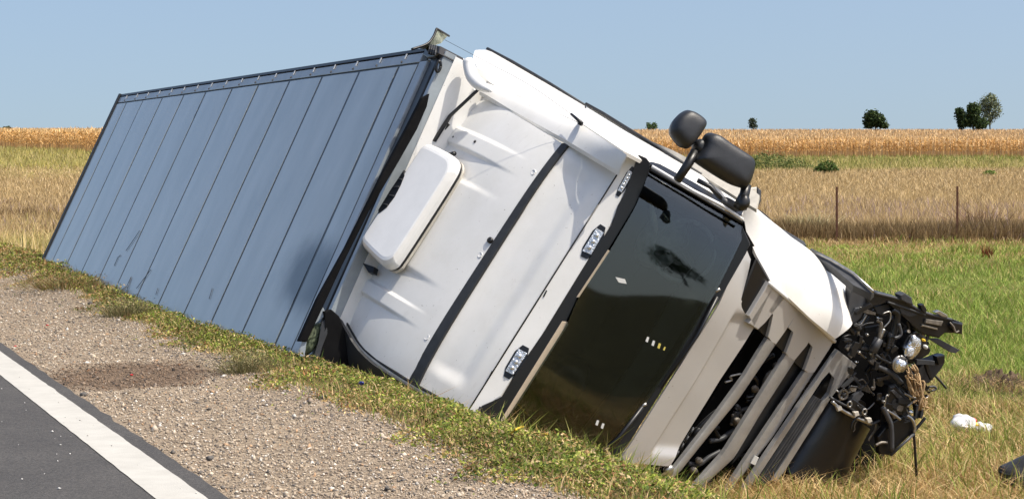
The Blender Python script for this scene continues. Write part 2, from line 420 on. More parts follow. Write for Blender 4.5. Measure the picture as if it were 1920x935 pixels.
def strip(name, t0, t1, a0, a1, z, m, nt_=2, wob=0.0, step=0.5):
    A = np.arange(a0, a1 + 1e-6, step); V = []; k = nt_ + 1
    for i, a in enumerate(A):
        for j in range(k):
            t = t0 + (t1 - t0) * j / nt_
            if j == nt_: t += wob * noise.noise(Vector((a * 3.1, 0, 5))) + 0.5 * wob * noise.noise(Vector((a * 11, 3, 5)))
            if j == 0: t += 0.5 * wob * noise.noise(Vector((a * 5, 9, 5)))
            x = (t + T0) * NR[0] - a * NR[1]; y = (t + T0) * NR[1] + a * NR[0]
            V.append((x, y, gz(x, y) * (1 if t > 0 else 0) + z))
    Fc = [(i * k + j, i * k + j + 1, (i + 1) * k + j + 1, (i + 1) * k + j) for i in range(len(A) - 1) for j in range(nt_)]
    return structure(mesh(name, V, Fc, m))
def asphalt():
    m = mat('asphalt', (0.064, 0.061, 0.058), 0.85, var=1, vscale=0.8, col2=(0.044, 0.042, 0.041), bump=0.5, bscale=160)
    nt = m.node_tree; L = nt.links; b = nt.nodes['Principled BSDF']
    src = b.inputs['Base Color'].links[0].from_socket
    tc = nt.nodes.new('ShaderNodeTexCoord'); vo = nt.nodes.new('ShaderNodeTexVoronoi'); vo.inputs['Scale'].default_value = 95
    L.new(tc.outputs['Object'], vo.inputs['Vector'])
    r = nt.nodes.new('ShaderNodeValToRGB'); r.color_ramp.elements[0].color = (0.6, 0.6, 0.6, 1); r.color_ramp.elements[1].color = (1.7, 1.65, 1.6, 1)
    L.new(vo.outputs['Color'], r.inputs[0])
    mx = nt.nodes.new('ShaderNodeMix'); mx.data_type = 'RGBA'; mx.blend_type = 'MULTIPLY'; mx.inputs[0].default_value = 1
    L.new(src, mx.inputs[6]); L.new(r.outputs[0], mx.inputs[7]); L.new(mx.outputs[2], b.inputs['Base Color'])
    return m
def line_paint():
    m = mat('worn_white_line_paint', (0.50, 0.485, 0.44), 0.7, var=1, vscale=5, col2=(0.42, 0.405, 0.365), bump=0.2, bscale=120)
    nt = m.node_tree; L = nt.links; b = nt.nodes['Principled BSDF']; src = b.inputs['Base Color'].links[0].from_socket
    tc = nt.nodes.new('ShaderNodeTexCoord'); n = nt.nodes.new('ShaderNodeTexNoise'); n.inputs['Scale'].default_value = 26; n.inputs['Detail'].default_value = 8; n.inputs['Roughness'].default_value = 0.8
    L.new(tc.outputs['Object'], n.inputs['Vector'])
    r = nt.nodes.new('ShaderNodeValToRGB'); r.color_ramp.elements[0].position = 0.28; r.color_ramp.elements[0].color = (0.3, 0.29, 0.28, 1); r.color_ramp.elements[1].position = 0.36
    L.new(n.outputs[0], r.inputs[0]); mx = nt.nodes.new('ShaderNodeMix'); mx.data_type = 'RGBA'; mx.blend_type = 'MULTIPLY'; mx.inputs[0].default_value = 1
    L.new(src, mx.inputs[6]); L.new(r.outputs[0], mx.inputs[7]); L.new(mx.outputs[2], b.inputs['Base Color'])
    return m
def gravel_mat():
    m = mat('gravel_bed', (0.36, 0.29, 0.215), 0.95, var=1, vscale=1.6, col2=(0.29, 0.23, 0.165), bump=1.0, bscale=75)
    nt = m.node_tree; L = nt.links; b = nt.nodes['Principled BSDF']; src = b.inputs['Base Color'].links[0].from_socket
    tc = nt.nodes.new('ShaderNodeTexCoord'); vo = nt.nodes.new('ShaderNodeTexVoronoi'); vo.inputs['Scale'].default_value = 46
    L.new(tc.outputs['Object'], vo.inputs['Vector'])
    r = nt.nodes.new('ShaderNodeValToRGB'); r.color_ramp.elements[0].color = (0.32, 0.30, 0.28, 1); r.color_ramp.elements[1].color = (1.4, 1.36, 1.28, 1)
    L.new(vo.outputs['Color'], r.inputs[0])
    mx = nt.nodes.new('ShaderNodeMix'); mx.data_type = 'RGBA'; mx.blend_type = 'MULTIPLY'; mx.inputs[0].default_value = 1
    L.new(src, mx.inputs[6]); L.new(r.outputs[0], mx.inputs[7])
    # the dark damp patch of spilled earth lying across the shoulder
    a = nt.nodes.new('ShaderNodeVectorMath'); a.operation = 'SUBTRACT'; a.inputs[1].default_value = tuple(PATCH); L.new(tc.outputs['Object'], a.inputs[0])
    rt = nt.nodes.new('ShaderNodeVectorRotate'); rt.rotation_type = 'Z_AXIS'; rt.inputs['Angle'].default_value = -PATCH_ROT; L.new(a.outputs[0], rt.inputs['Vector'])
    s = nt.nodes.new('ShaderNodeVectorMath'); s.operation = 'MULTIPLY'; s.inputs[1].default_value = (1.0 / 0.62, 1.0 / 1.0, 0); L.new(rt.outputs[0], s.inputs[0])
    ln = nt.nodes.new('ShaderNodeVectorMath'); ln.operation = 'LENGTH'; L.new(s.outputs[0], ln.inputs[0])
    n = nt.nodes.new('ShaderNodeTexNoise'); n.inputs['Scale'].default_value = 5; n.inputs['Detail'].default_value = 8; L.new(tc.outputs['Object'], n.inputs['Vector'])
    ad = nt.nodes.new('ShaderNodeMath'); ad.operation = 'MULTIPLY_ADD'; ad.inputs[1].default_value = 0.7; L.new(n.outputs[0], ad.inputs[0]); L.new(ln.outputs['Value'], ad.inputs[2])
    rp = nt.nodes.new('ShaderNodeValToRGB'); rp.color_ramp.elements[0].position = 0.80; rp.color_ramp.elements[0].color = (0.52, 0.45, 0.40, 1); rp.color_ramp.elements[1].position = 1.0; rp.color_ramp.elements[1].color = (1, 1, 1, 1)
    sc = nt.nodes.new('ShaderNodeMath'); sc.operation = 'MULTIPLY'; sc.inputs[1].default_value = 0.75; L.new(ad.outputs[0], sc.inputs[0]); L.new(sc.outputs[0], rp.inputs[0])
    m2 = nt.nodes.new('ShaderNodeMix'); m2.data_type = 'RGBA'; m2.blend_type = 'MULTIPLY'; m2.inputs[0].default_value = 1
    L.new(mx.outputs[2], m2.inputs[6]); L.new(rp.outputs[0], m2.inputs[7]); L.new(m2.outputs[2], b.inputs['Base Color'])
    return m
def ground_at(px, py, z=0.0):
    d = ray(px, py); D = (z - CAM_H) / d.z
    for _ in range(30):
        p = CAMP + d * D; D += (gz(p.x, p.y) - p.z) / d.z * 0.6
    return CAMP + d * D
PATCH = at(245, 706, CAM_H * F_PX / (706 - HY)); PATCH_ROT = 0.0
strip('gravel_shoulder', 0.06, 1.62, -6, 70, 0.006, gravel_mat(), 8, 0.05, 0.25)
strip('road', -8.0, 0.10, -60, 300, 0.012, asphalt(), 2, 0.03, 0.25)
strip('road_edge_line', -0.222, 0.0, -60, 300, 0.016, line_paint(), 1, 0.008, 0.1)

# ------------------------------------------------------------------ semi-trailer lying on its side
TE = ray(-640, 309).normalized()                 # along the trailer towards its tail
TL = TE.cross(ray(803, 95).cross(ray(556, 650))).normalized()
if TL.z < 0: TL = -TL
TN = TL.cross(TE).normalized()
if TN.dot(Vector((0, -1, 0))) < 0: TN = -TN      # roof normal, towards the viewer
TD = 17.0
TP = Plane(at(803, 95, TD), TN)
corner_f = TP.hit(803, 95)
trailer = root('semi_trailer', 'long white box semi-trailer tipped on its side with its grey sheeted roof facing the road', 'trailer', at(330, 560, 22) * 1.0)
def tu(P): v = P - corner_f; return v.dot(TE), v.dot(TL)
def TPt(u, w, off=0.0): return corner_f + TE * u + TL * w + TN * off
u_tail = tu(TP.hit(222, 178))[0]
u_tail = tu(TP.hit(158, 334))[0] * 0.5 + u_tail * 0.5
WID = 2.62; HGT = 2.75
# seams: rows measured on the lower edge of the cant rail
w_rail = tu(TP.hit(500, 157))[1]
def seam_u(px):   # u where the seam meets the rail
    y = 190 - 0.119 * (px - 222); return tu(TP.hit(px, y))[0]
seams = [seam_u(x) for x in (785, 748, 674, 605, 544, 486, 437, 388, 347, 307, 271, 240)] + [u_tail - 0.03]
sp = (seams[1] - seams[-2]) / 10
g = 0.06
for i in range(len(seams) - 1):
    a, b = seams[i] + g / 2, seams[i + 1] - g / 2
    # a slight quilted bow in every sheet, real sheets are never flat
    n_u, n_w = 4, 18; cu = []
    for kk in range(n_w + 1):
        w = w_rail - 0.012 + (-WID - (w_rail - 0.012)) * kk / n_w
        cu.append([TPt(a + (b - a) * q / 4, w) for q in range(5)])
    s0 = random.uniform(0, 50)
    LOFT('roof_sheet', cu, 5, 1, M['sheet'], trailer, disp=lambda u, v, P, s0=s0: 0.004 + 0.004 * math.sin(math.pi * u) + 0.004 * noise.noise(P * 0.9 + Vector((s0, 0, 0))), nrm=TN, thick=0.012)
SMUDGE.inputs[1].default_value = tuple(TP.hit(585, 520) - ORG)
# backing of the seams
mesh('seam_backing', [TPt(0.05, w_rail, 0.0), TPt(u_tail, w_rail, 0.0), TPt(u_tail, -WID, 0.0), TPt(0.05, -WID, 0.0)], [(0, 1, 2, 3)], M['black'], trailer)
bm = bmesh.new(); prism_bm(bm, [TPt(0.1, -0.012), TPt(u_tail - 0.03, -0.012), TPt(u_tail - 0.03, w_rail + 0.012), TPt(0.1, w_rail + 0.012)], TN, 0.05, 0.006)
cant = from_bm('cant_rail', bm, M['rail'], trailer)
for k in range(18):
    u = 0.5 + k * (u_tail - 1.0) / 17
    bm = bmesh.new(); box_bm(bm, TPt(u, -0.03, 0.006), (TE, TL, TN), (0.012, 0.022, 0.003)); from_bm('rail_clip', bm, M['white'], cant)
    bm = bmesh.new(); tube_bm(bm, [TPt(u + 0.06, -0.075, -0.005), TPt(u + 0.06, -0.075, 0.007)], 0.011, 8); from_bm('rivet', bm, M['dirty_metal'], cant)
bm = bmesh.new(); box_bm(bm, TPt(u_tail / 2, 0.012, -0.03), (TE, TL, TN), (u_tail / 2, 0.014, 0.035)); from_bm('roof_edge_seal', bm, M['black'], trailer)
bm = bmesh.new(); box_bm(bm, TPt(u_tail + 0.02, -WID / 2, -0.04), (TE, TL, TN), (0.05, WID / 2 + 0.03, 0.06)); from_bm('tail_frame', bm, M['seam'], trailer)
# walls behind the roof
def quad(name, P, m): return mesh(name, P, [(0, 1, 2, 3)], m, trailer)
bm = bmesh.new(); box_bm(bm, TPt(u_tail / 2, -0.03, -HGT / 2 - 0.03), (TE, TL, TN), (u_tail / 2 - 0.02, 0.025, HGT / 2 - 0.03)); from_bm('side_wall', bm, M['white'], trailer)
bm = bmesh.new(); box_bm(bm, TPt(u_tail / 2, -WID + 0.03, -HGT / 2 - 0.03), (TE, TL, TN), (u_tail / 2 - 0.02, 0.025, HGT / 2 - 0.03)); from_bm('side_wall', bm, M['white'], trailer)
bm = bmesh.new(); box_bm(bm, TPt(u_tail - 0.02, -WID / 2, -HGT / 2 - 0.06), (TE, TL, TN), (0.03, WID / 2 - 0.06, HGT / 2 - 0.04)); from_bm('rear_door', bm, M['white'], trailer)
bm = bmesh.new(); box_bm(bm, TPt(u_tail / 2, -WID / 2, -HGT - 0.02), (TE, TL, TN), (u_tail / 2 - 0.02, WID / 2 - 0.02, 0.05)); from_bm('trailer_floor', bm, M['black'], trailer)
# front edge: pale post, black rubber, outer lip, front wall
def vstrip(name, u0, u1, off, thick, m, w0=-0.01, w1=-WID):
    bm = bmesh.new(); prism_bm(bm, [TPt(u0, w0, off), TPt(u1, w0, off), TPt(u1, w1, off), TPt(u0, w1, off)], TN, thick, 0.008); return from_bm(name, bm, m, trailer)
uf = seams[0]
vstrip('corner_post', uf - 0.02, uf - 0.20, 0.012, 0.10, M['rail'], -0.10)
vstrip('post_gasket', uf - 0.21, uf - 0.36, -0.01, 0.12, M['black'])
vstrip('post_lip', uf - 0.37, uf - 0.45, -0.02, 0.10, M['rail'])
bm = bmesh.new(); box_bm(bm, TPt(uf - 0.43, -WID / 2, -HGT / 2 - 0.06), (TE, TL, TN), (0.03, WID / 2 - 0.02, HGT / 2 - 0.05)); from_bm('front_wall', bm, M['white'], trailer)
FW = Plane(TPt(uf - 0.462, 0, 0), -TE)
PRISM('front_gap_shade', [(806, 176), (801, 200), (782, 242), (748, 302), (692, 396), (642, 496), (602, 582), (576, 640), (560, 640), (596, 560), (648, 466), (718, 326), (762, 243), (792, 184)], FW, 0.06, M['interior'], trailer, 0.08, 0.01)  # flat black piece painting in the shade of the gap before the front wall
PRISM('lower_gap_shade', [(608, 584), (622, 580), (636, 592), (648, 620), (655, 690), (596, 690), (602, 650), (612, 615)], FW, 0.05, M['interior'], trailer, 0.11, 0.01)  # dark panel continuing the painted gap shade over the pale front wall
ring = []
for k in range(25):
    a = 2 * math.pi * k / 24; ring.append((822 + 4.0 * math.cos(a), 125 + 11 * math.sin(a)))
hp = [FW.hit(822 + 4.2 * math.cos(2 * math.pi * k / 24) + 1.4 * math.sin(2 * math.pi * k / 24) * -1, 125 + 10 * math.sin(2 * math.pi * k / 24), 0.012) for k in range(25)]
TUBE('marker_ring', hp, 0.012, M['black'], trailer, 6)
# black corner casting at the upper front corner
bm = bmesh.new(); prism_bm(bm, [TP.hit(x, y, 0.03) for x, y in ((792, 103), (800, 86), (806, 82), (824, 86), (822, 100), (813, 106), (800, 108))], TN, 0.22, 0.012); cc = from_bm('corner_casting', bm, M['black_shiny'], trailer)
for k in range(4):
    TUBE('casting_rib', [TP.hit(806 + k * 4, 84 + k * 1, 0.037), TP.hit(804 + k * 4, 101 + k, 0.037)], 0.008, M['grey_plastic'], cc, 6)
# scrapes from the slide along the road edge
for q in (((214, 498), (221, 482), (226, 478)), ((222, 547), (238, 536), (246, 518)), ((237, 548), (246, 520)), ((236, 470), (262, 432)), ((256, 540), (283, 505)), ((392, 560), (398, 540)), ((292, 552), (296, 540))):
    TUBE('scrape_mark', [TP.hit(*p, 0.013) for p in q], 0.003, M['seam'], trailer, 5)
# torn roof flap curling up above the corner
FP = Plane(at(815, 78, TD - 0.1), Vector((0.55, -0.8, 0.25)))
fl = [[FP.hit(782, 90), FP.hit(800, 84), FP.hit(812, 71), FP.hit(819, 55)], [FP.hit(795, 92, -0.1), FP.hit(812, 86, -0.12), FP.hit(826, 82, -0.16), FP.hit(841, 67, -0.2)]]
flap = LOFT('torn_flap', fl, 14, 5, M['flap'], trailer, nrm=FP.n, thick=0.012, disp=lambda u, v, P: 0.01 * math.sin(9 * u + 3 * v))
TUBE('flap_edge', bez([FP.hit(772, 93, 0.01), FP.hit(800, 83, 0.01), FP.hit(812, 70, 0.01), FP.hit(819, 54, 0.01)], 8), 0.011, M['black'], flap, 6)
TUBE('flap_edge', [FP.hit(819, 54, 0.01), FP.hit(842, 68, -0.19)], 0.009, M['seam'], flap, 6)
# crumpled olive sheeting and bent post at the foot of the front corner
G1 = Plane(TPt(uf - 0.5, -WID + 0.4, -0.05), Vector((0.1, -1, 0.15)))
PILLOW('torn_liner', [G1.hit(*p) for p in ((574, 622), (592, 602), (603, 612), (598, 640), (585, 662), (566, 668))], G1.n, 0.05, 0.05, M['green_tarp'], trailer, jit=0.012)
PRISM('bent_post', [(562, 655), (566, 640), (588, 590), (606, 576), (612, 590), (601, 598), (585, 610), (574, 640), (571, 668), (562, 668)], G1, 0.03, M['rail'], trailer, 0.06)
PRISM('bent_post', [(603, 603), (612, 596), (614, 625), (604, 650), (598, 672), (588, 668), (597, 640)], G1, 0.03, M['seam'], trailer, 0.08)

# ------------------------------------------------------------------ tractor cab lying on its side: axes
CF = Vector((0.6161, -0.7272, -0.3025)).normalized()    # forwards
CU = Vector((-0.5799, -0.6787, 0.4506)); CU = (CU - CF * CU.dot(CF)).normalized()   # towards the cab roof
CL = CU.cross(CF).normalized()                          # driver's side, now uppermost
def tilt(deg): a = math.radians(deg); return (CU * math.cos(a) + CF * math.sin(a)).normalized()
C0 = at(912, 487, 15.75)
RA = Plane(C0, tilt(0))
RB = Plane(RA.hit(914, 487), tilt(15))
HD = Plane(RB.hit(1018, 548), tilt(34))
GL = Plane(HD.hit(1060, 555), tilt(53.7))
HO = Plane(GL.hit(1270, 665), tilt(76))
GR = Plane(HO.hit(1345, 725), tilt(86))
truck = root('overturned_truck', 'white truck cab lying on its side in the ditch with a smashed front', 'truck', at(1050, 800, 15.8))
def yy(P): return (P - C0).dot(CL)

# roof, rear section: three raised plateaus running forwards
def rib_lines(prs): return [(yy(RA.hit(*a)), yy(RA.hit(*b))) for a, b in prs]
E_ = [yy(RA.hit(920, 266)), yy(RA.hit(884, 288)), yy(RA.hit(885, 350)), yy(RA.hit(780, 513)), yy(RA.hit(742, 554)), yy(RA.hit(709, 568))]
xs_strip = (RA.hit(914, 487) - C0).dot(CF)
def rib_h(P):
    y = yy(P); x = (P - C0).dot(CF)
    fade = 1 - float(sst(-0.85, -0.15, np.array(x)))
    h = 0.0
    for a, b in ((E_[0], E_[1]), (E_[2], E_[3]), (E_[4], E_[5])):
        s = 0.016
        h += float(sst(a + s, a - s, np.array(y)) * sst(b - s, b + s, np.array(y)))
    return 0.027 * h * fade + 0.004 * noise.noise(P * 2.0)
def bow(P): x = min(0.0, (P - C0).dot(CF)); return -0.2 * x - 0.214 * x * x
def crown(P): y = yy(P); return -0.06 * (abs(y) / 1.1) ** 4
r1 = [RA.hit(*p) for p in ((892, 171), (970, 217), (1048.5, 264.5))]
r2 = [RA.hit(*p) for p in ((811, 264), (905, 320), (990, 358))]
r3 = [RA.hit(*p) for p in ((668, 478), (770, 538), (853, 580))]
r4 = [RA.hit(*p) for p in ((650, 517), (745, 580), (828, 620))]
r5 = [RA.hit(*p) for p in ((625, 573), (643, 592), (673, 645), (706, 673), (761, 707))]
LOFT('roof_panel', [r1, r2, r3, r4, r5], 40, 64, M['white'], truck, disp=lambda u, v, P: rib_h(P) + crown(P) + bow(P), nrm=RA.n, thick=0.02)
# dark rubber strip across the roof
s1 = [RA.hit(1048, 264, 0.004), RA.hit(1062, 263, 0.004)]; s2 = [RA.hit(761, 707, 0.004), RA.hit(777, 716, 0.004)]
LOFT('roof_seam_strip', [s1, s2], 3, 30, M['seam'], truck, disp=lambda u, v, P: crown(P) + 0.008, nrm=RA.n, thick=0.02)
# roof, front section with a recessed field
b1 = [RB.hit(1063, 266), RB.hit(1158, 322)]; b2 = [RB.hit(778, 717), RB.hit(874, 771)]
rc = [RB.hit(*p) for p in ((1062, 292), (1112, 318), (1085, 380), (905, 668), (872, 725), (795, 690))]
ycen = (yy(RB.hit(1095, 318)), yy(RB.hit(840, 712)))
xf = [(RB.hit(*p) - C0).dot(CF) for p in ((914, 487), (1100, 360))]
def recess(P):
    y = yy(P); x = (P - C0).dot(CF)
    e = 0.10 + 0.05 * float(sst(xf[1] - 0.3, xf[1], np.array(x)))
    k = float(sst(ycen[0] + 0.03, ycen[0] - 0.05 - e * 0.4, np.array(y)) * sst(ycen[1] - 0.03, ycen[1] + 0.05 + e * 0.4, np.array(y)) * sst(xf[1] + 0.02, xf[1] - 0.10, np.array(x)) * sst(-0.02, 0.18, np.array(x)))
    return -0.026 * k + crown(P) + 0.003 * noise.noise(P * 2.2)
LOFT('roof_front_panel', [b1, b2], 26, 110, M['white'], truck, disp=lambda u, v, P: recess(P), nrm=RB.n, thick=0.02)
# little dimples, plugs and scuffs on the roof
for (x, y, r, mm) in ((1000, 323, 5, 'white_clean'), (902, 479, 5, 'white_clean'), (801, 632, 5.5, 'white_clean')):
    c = RA.hit(x, y, 0.0); c = c + CU * (bow(c) + crown(c)); TUBE('roof_stud', circle_pts(c, CF, CL, r / 255, r / 255, 16) + [c + CF * (r / 255)], 0.004, M[mm], truck, 5)
for (x, y, r) in ((920, 451, 6.0), (713, 549, 3), (895, 269, 3), (846, 254, 2.2), (664, 511, 2.5)):
    c = RA.hit(x, y, 0.012); c = c + CU * bow(c); TUBE('roof_plug', [c - CU * 0.02, c + CU * 0.006], r / 255, M['black'], truck, 12)

# air-conditioning hatch standing proud of the roof
AP = Plane(C0 + CU * 0.225, (CU * 1.0 + CL * 0.03).normalized())
top = [AP.hit(*p) for p in ((794, 266), (801, 264), (838, 283), (848, 291), (850, 304), (840, 326), (738, 484), (729, 493), (717, 496), (707, 491), (676, 460), (672, 453), (676, 444), (788, 274))]
bm = bmesh.new()
Pt = chaikin(top, 2); cen = sum(Pt, Vector()) / len(Pt)
prof = [(0.88, 0.0), (0.93, -0.005), (0.975, -0.03), (1.0, -0.055), (1.0, -0.10)]
rings = [[bm.verts.new(cen + (p - cen) * s + AP.n * h) for p in Pt] for s, h in prof]
bm.faces.new(rings[0]); k = len(Pt)
for a, b in zip(rings, rings[1:]):
    for i in range(k): bm.faces.new((a[i], b[i], b[(i + 1) % k], a[(i + 1) % k]))
bm.faces.new(rings[-1][::-1])
hatch = from_bm('air_conditioner', bm, M['white_clean'], truck)
bm = bmesh.new(); prism_bm(bm, [cen + (p - cen) * 0.975 - AP.n * 0.10 for p in Pt], AP.n, 0.04, 0); from_bm('gasket', bm, M['black'], hatch)
bm = bmesh.new(); prism_bm(bm, [cen + (p - cen) * 1.0 - AP.n * 0.130 for p in Pt], AP.n, 0.02, 0.004); from_bm('mounting_flange', bm, M['beige'], hatch)
ec = AP.hit(732, 359, 0.004)
ea = (AP.hit(757, 320, 0.004) - ec); eb = AP.n.cross(ea.normalized()) * 0.062
fan = PRISM('fan_opening', [(757, 318), (758, 328), (751, 346), (739, 369), (724, 389), (709, 400), (709, 393), (732, 356)], AP, 0.06, M['black'], hatch, 0.006, 0.003)
for q in (((719, 382), (727, 384)), ((729, 366), (739, 367)), ((738, 350), (748, 350)), ((748, 335), (754, 337))): TUBE('fan_grille_bar', [AP.hit(*q[0], 0.01), AP.hit(*q[1], 0.01)], 0.004, M['grey_plastic'], fan, 5)
TUBE('hatch_clip', [RA.hit(845, 290, 0.08), RA.hit(852, 288, 0.1)], 0.02, M['black'], truck)
TUBE('hatch_bracket', [RA.hit(668, 468, 0.03), RA.hit(650, 506, 0.03)], 0.016, M['dirty_metal'], truck)
PRISM('horn_bracket', [(679, 492), (702, 500), (699, 511), (690, 510)], RA, 0.05, M['black'], truck, 0.09)

# rear edge fairing of the cab, swept towards the trailer
FA = Plane(RA.hit(760, 340, -0.05), (CU * 0.95 - CF * 0.30).normalized())
f1 = [FA.hit(*p) for p in ((868, 109), (889, 168))]
f2 = [FA.hit(*p) for p in ((782, 262), (809, 264))]
f3 = [FA.hit(*p) for p in ((690, 425), (667, 478))]
f3 = [FA.hit(*p) for p in ((672, 452), (676, 462))]
f4 = [FA.hit(*p) for p in ((628, 530), (648, 517))]
f5 = [FA.hit(*p) for p in ((608, 578), (624, 574))]
LOFT('roof_fairing', [f1, f2, f3, f4, f5], 6, 12, M['white'], truck, nrm=FA.n, thick=0.02)
PRISM('fairing_gasket', [(893, 167), (897, 167), (845, 216), (815, 264), (809, 264), (840, 216)], RA, 0.02, M['black'], truck, 0.07, 0.002)
PRISM('hinge_block', [(829, 231), (836, 226), (841, 232), (834, 243), (826, 240)], RA, 0.03, M['black'], truck, 0.03)
# cavity between fairing and trailer
# dented roof lip and dark void below it (passenger side, underneath)
lp = bez([RA.hit(*p) for p in ((622, 573), (640, 590), (672, 643), (708, 676), (764, 713), (868, 771), (885, 782))], 6)
TUBE('roof_lip', [p - CU * 0.03 - CL * 0.015 for p in lp], 0.022, M['beige'], truck, 8)
TUBE('roof_gutter', [p - CU * 0.012 for p in lp], 0.009, M['black'], truck, 6)
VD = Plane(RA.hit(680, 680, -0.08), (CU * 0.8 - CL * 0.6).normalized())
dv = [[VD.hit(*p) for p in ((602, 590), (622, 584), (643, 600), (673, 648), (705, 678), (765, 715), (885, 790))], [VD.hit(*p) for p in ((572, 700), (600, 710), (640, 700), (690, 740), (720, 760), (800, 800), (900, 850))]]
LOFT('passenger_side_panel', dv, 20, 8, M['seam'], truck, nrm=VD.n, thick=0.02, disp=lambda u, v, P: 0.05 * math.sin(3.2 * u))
TUBE('passenger_door_edge', bez([VD.hit(628, 600, 0.05), VD.hit(610, 640, 0.05), VD.hit(606, 690, 0.05)], 6), 0.025, M['grey_plastic'], truck)

# header with lamps
hd = [(1159, 322), (1166, 305), (1175, 289), (1190, 285), (1199, 296), (1196, 316), (1170, 362), (1157, 385), (1145, 424), (1104, 484), (1016, 627), (964, 702), (940, 744), (903, 761), (886, 781), (875, 772)]
PRISM('roof_header', hd, HD, 0.05, M['white'], truck, 0, 0.012)
TUBE('header_gap', [HD.hit(1159, 324, 0.003), HD.hit(876, 772, 0.003)], 0.006, M['black'], truck, 5)
for (x, y) in ((1021, 549), (919, 700)): PRISM('header_latch', [(x - 3, y + 6), (x + 3, y - 6), (x + 5, y - 4), (x - 1, y + 8)], HD, 0.02, M['black'], truck, 0.006, 0.001)
def lamp(q, n_led):
    A, B, C_, D_ = [HD.hit(x, y, 0.004) for x, y in q]
    cc = (A + B + C_ + D_) / 4
    def ins(k, o): return [cc + (p - cc) * k + HD.n * o for p in (A, B, C_, D_)]
    bm = bmesh.new(); prism_bm(bm, chaikin(ins(1.25, 0.002), 1), HD.n, 0.02, 0.002); hs = from_bm('roof_lamp', bm, M['black'], truck)
    bm = bmesh.new(); prism_bm(bm, ins(0.88, 0.010), HD.n, 0.012, 0.003); from_bm('lamp_lens', bm, M['lens'], hs)
    P = ins(0.7, 0.014)
    for i in range(n_led):
        t = (i + 0.5) / n_led; c = (P[0].lerp(P[3], t) + P[1].lerp(P[2], t)) / 2
        w = (P[1] - P[0]).length * 0.32
        bm = bmesh.new(); bmesh.ops.create_uvsphere(bm, u_segments=8, v_segments=6, radius=w)
        for v in bm.verts: v.co = c + v.co * 1.0
        from_bm('lamp_bulb', bm, M['led'], hs, smooth=True)
lamp(((1180, 316), (1190, 322), (1165, 364), (1156, 360)), 5)
lamp(((1119, 424), (1135, 434), (1108, 481), (1089, 473)), 3)
lamp(((973, 650), (992, 660), (961, 706), (945, 697)), 3)
PRISM('roof_lamp', [(899, 761), (911, 765), (899, 783), (888, 781)], HD, 0.03, M['black'], truck, 0.006)
bm = bmesh.new(); bmesh.ops.create_uvsphere(bm, u_segments=8, v_segments=6, radius=0.016)
for v in bm.verts: v.co += HD.hit(900, 772, 0.015)
from_bm('lamp_bulb', bm, M['led'], truck, smooth=True)

# black visor band above the windscreen
bd = [(1198, 290), (1212, 296), (1220, 306), (1217, 325), (1190, 386), (1140, 468), (1081, 560), (1062, 604), (935, 793), (925, 830), (890, 812), (886, 783), (905, 760), (942, 744), (966, 702), (1018, 627), (1106, 484), (1147, 424), (1159, 385), (1172, 362)]
PRISM('visor_band', bd, GL, 0.03, M['black_shiny'], truck, 0.012, 0.006)
PRISM('visor_edge_strip', [(1140, 468), (1144, 471), (1086, 557), (1081, 557)], GL, 0.012, M['tan'], truck, 0.022, 0.002)
PRISM('visor_edge_strip', [(1054, 602), (1064, 603), (1066, 608), (952, 788), (940, 812), (930, 806), (937, 790)], GL, 0.012, M['tan'], truck, 0.022, 0.003)
# windscreen
wt = [(1216, 324), (1190, 386), (1142, 468), (1081, 560), (1062, 604), (944, 790), (920, 840)]
wb = [(1393, 425), (1390, 448), (1340, 545), (1260, 680), (1170, 812), (1130, 870), (1110, 905)]
Y_TOP = yy(GL.hit(1300, 370))
Y_BOT = yy(GL.hit(1010, 860))
def bulge(P): q = (yy(P) - Y_BOT) / (Y_TOP - Y_BOT) * 2 - 1; return 0.05 * (1 - min(1.0, abs(q)) ** 7)
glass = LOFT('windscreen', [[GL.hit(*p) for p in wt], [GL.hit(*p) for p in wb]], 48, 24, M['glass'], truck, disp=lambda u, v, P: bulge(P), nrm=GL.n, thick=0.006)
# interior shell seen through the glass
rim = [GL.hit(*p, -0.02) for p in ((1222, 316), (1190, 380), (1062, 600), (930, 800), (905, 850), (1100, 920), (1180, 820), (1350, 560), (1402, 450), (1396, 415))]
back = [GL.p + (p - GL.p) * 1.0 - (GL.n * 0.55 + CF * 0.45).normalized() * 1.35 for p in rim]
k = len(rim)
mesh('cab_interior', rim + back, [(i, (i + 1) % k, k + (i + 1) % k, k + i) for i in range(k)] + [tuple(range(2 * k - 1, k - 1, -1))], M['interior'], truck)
DP = Plane(GL.hit(1290, 640, -0.14), tilt(20))
PRISM('dashboard', [(1385, 470), (1310, 610), (1230, 740), (1140, 860), (1060, 850), (1180, 690), (1270, 540), (1345, 440)], Plane(GL.hit(1240, 640, -0.22), tilt(48)), 0.1, M['dash'], truck, 0, 0.02)
sc_ = GL.hit(1282, 470, -0.30); s_n = tilt(35); s_a = CL; s_b = s_n.cross(CL)
sw = TUBE('steering_wheel', [p for p in circle_pts(sc_, s_a, s_b, 0.23, 0.23, 32)] + [sc_ + s_a * 0.23], 0.018, M['seat'], truck)
for a in (0.3, 2.2, 4.3): TUBE('wheel_spoke', [sc_, sc_ + s_a * (0.22 * math.cos(a)) + s_b * (0.22 * math.sin(a))], 0.02, M['black'], sw)
PILLOW('driver_seat', [GL.hit(*p, -0.65) for p in ((1240, 380), (1300, 420), (1250, 520), (1170, 480))], GL.n, 0.15, 0.15, M['seat'], truck)
PILLOW('driver_curtain', [GL.hit(*p, -0.18) for p in ((1216, 378), (1226, 382), (1236, 430), (1230, 448), (1220, 430))], GL.n, 0.03, 0.03, M['curtain'], truck)
PILLOW('driver_curtain', [GL.hit(*p, -0.18) for p in ((1240, 394), (1252, 408), (1254, 416), (1246, 412))], GL.n, 0.02, 0.02, M['curtain'], truck)
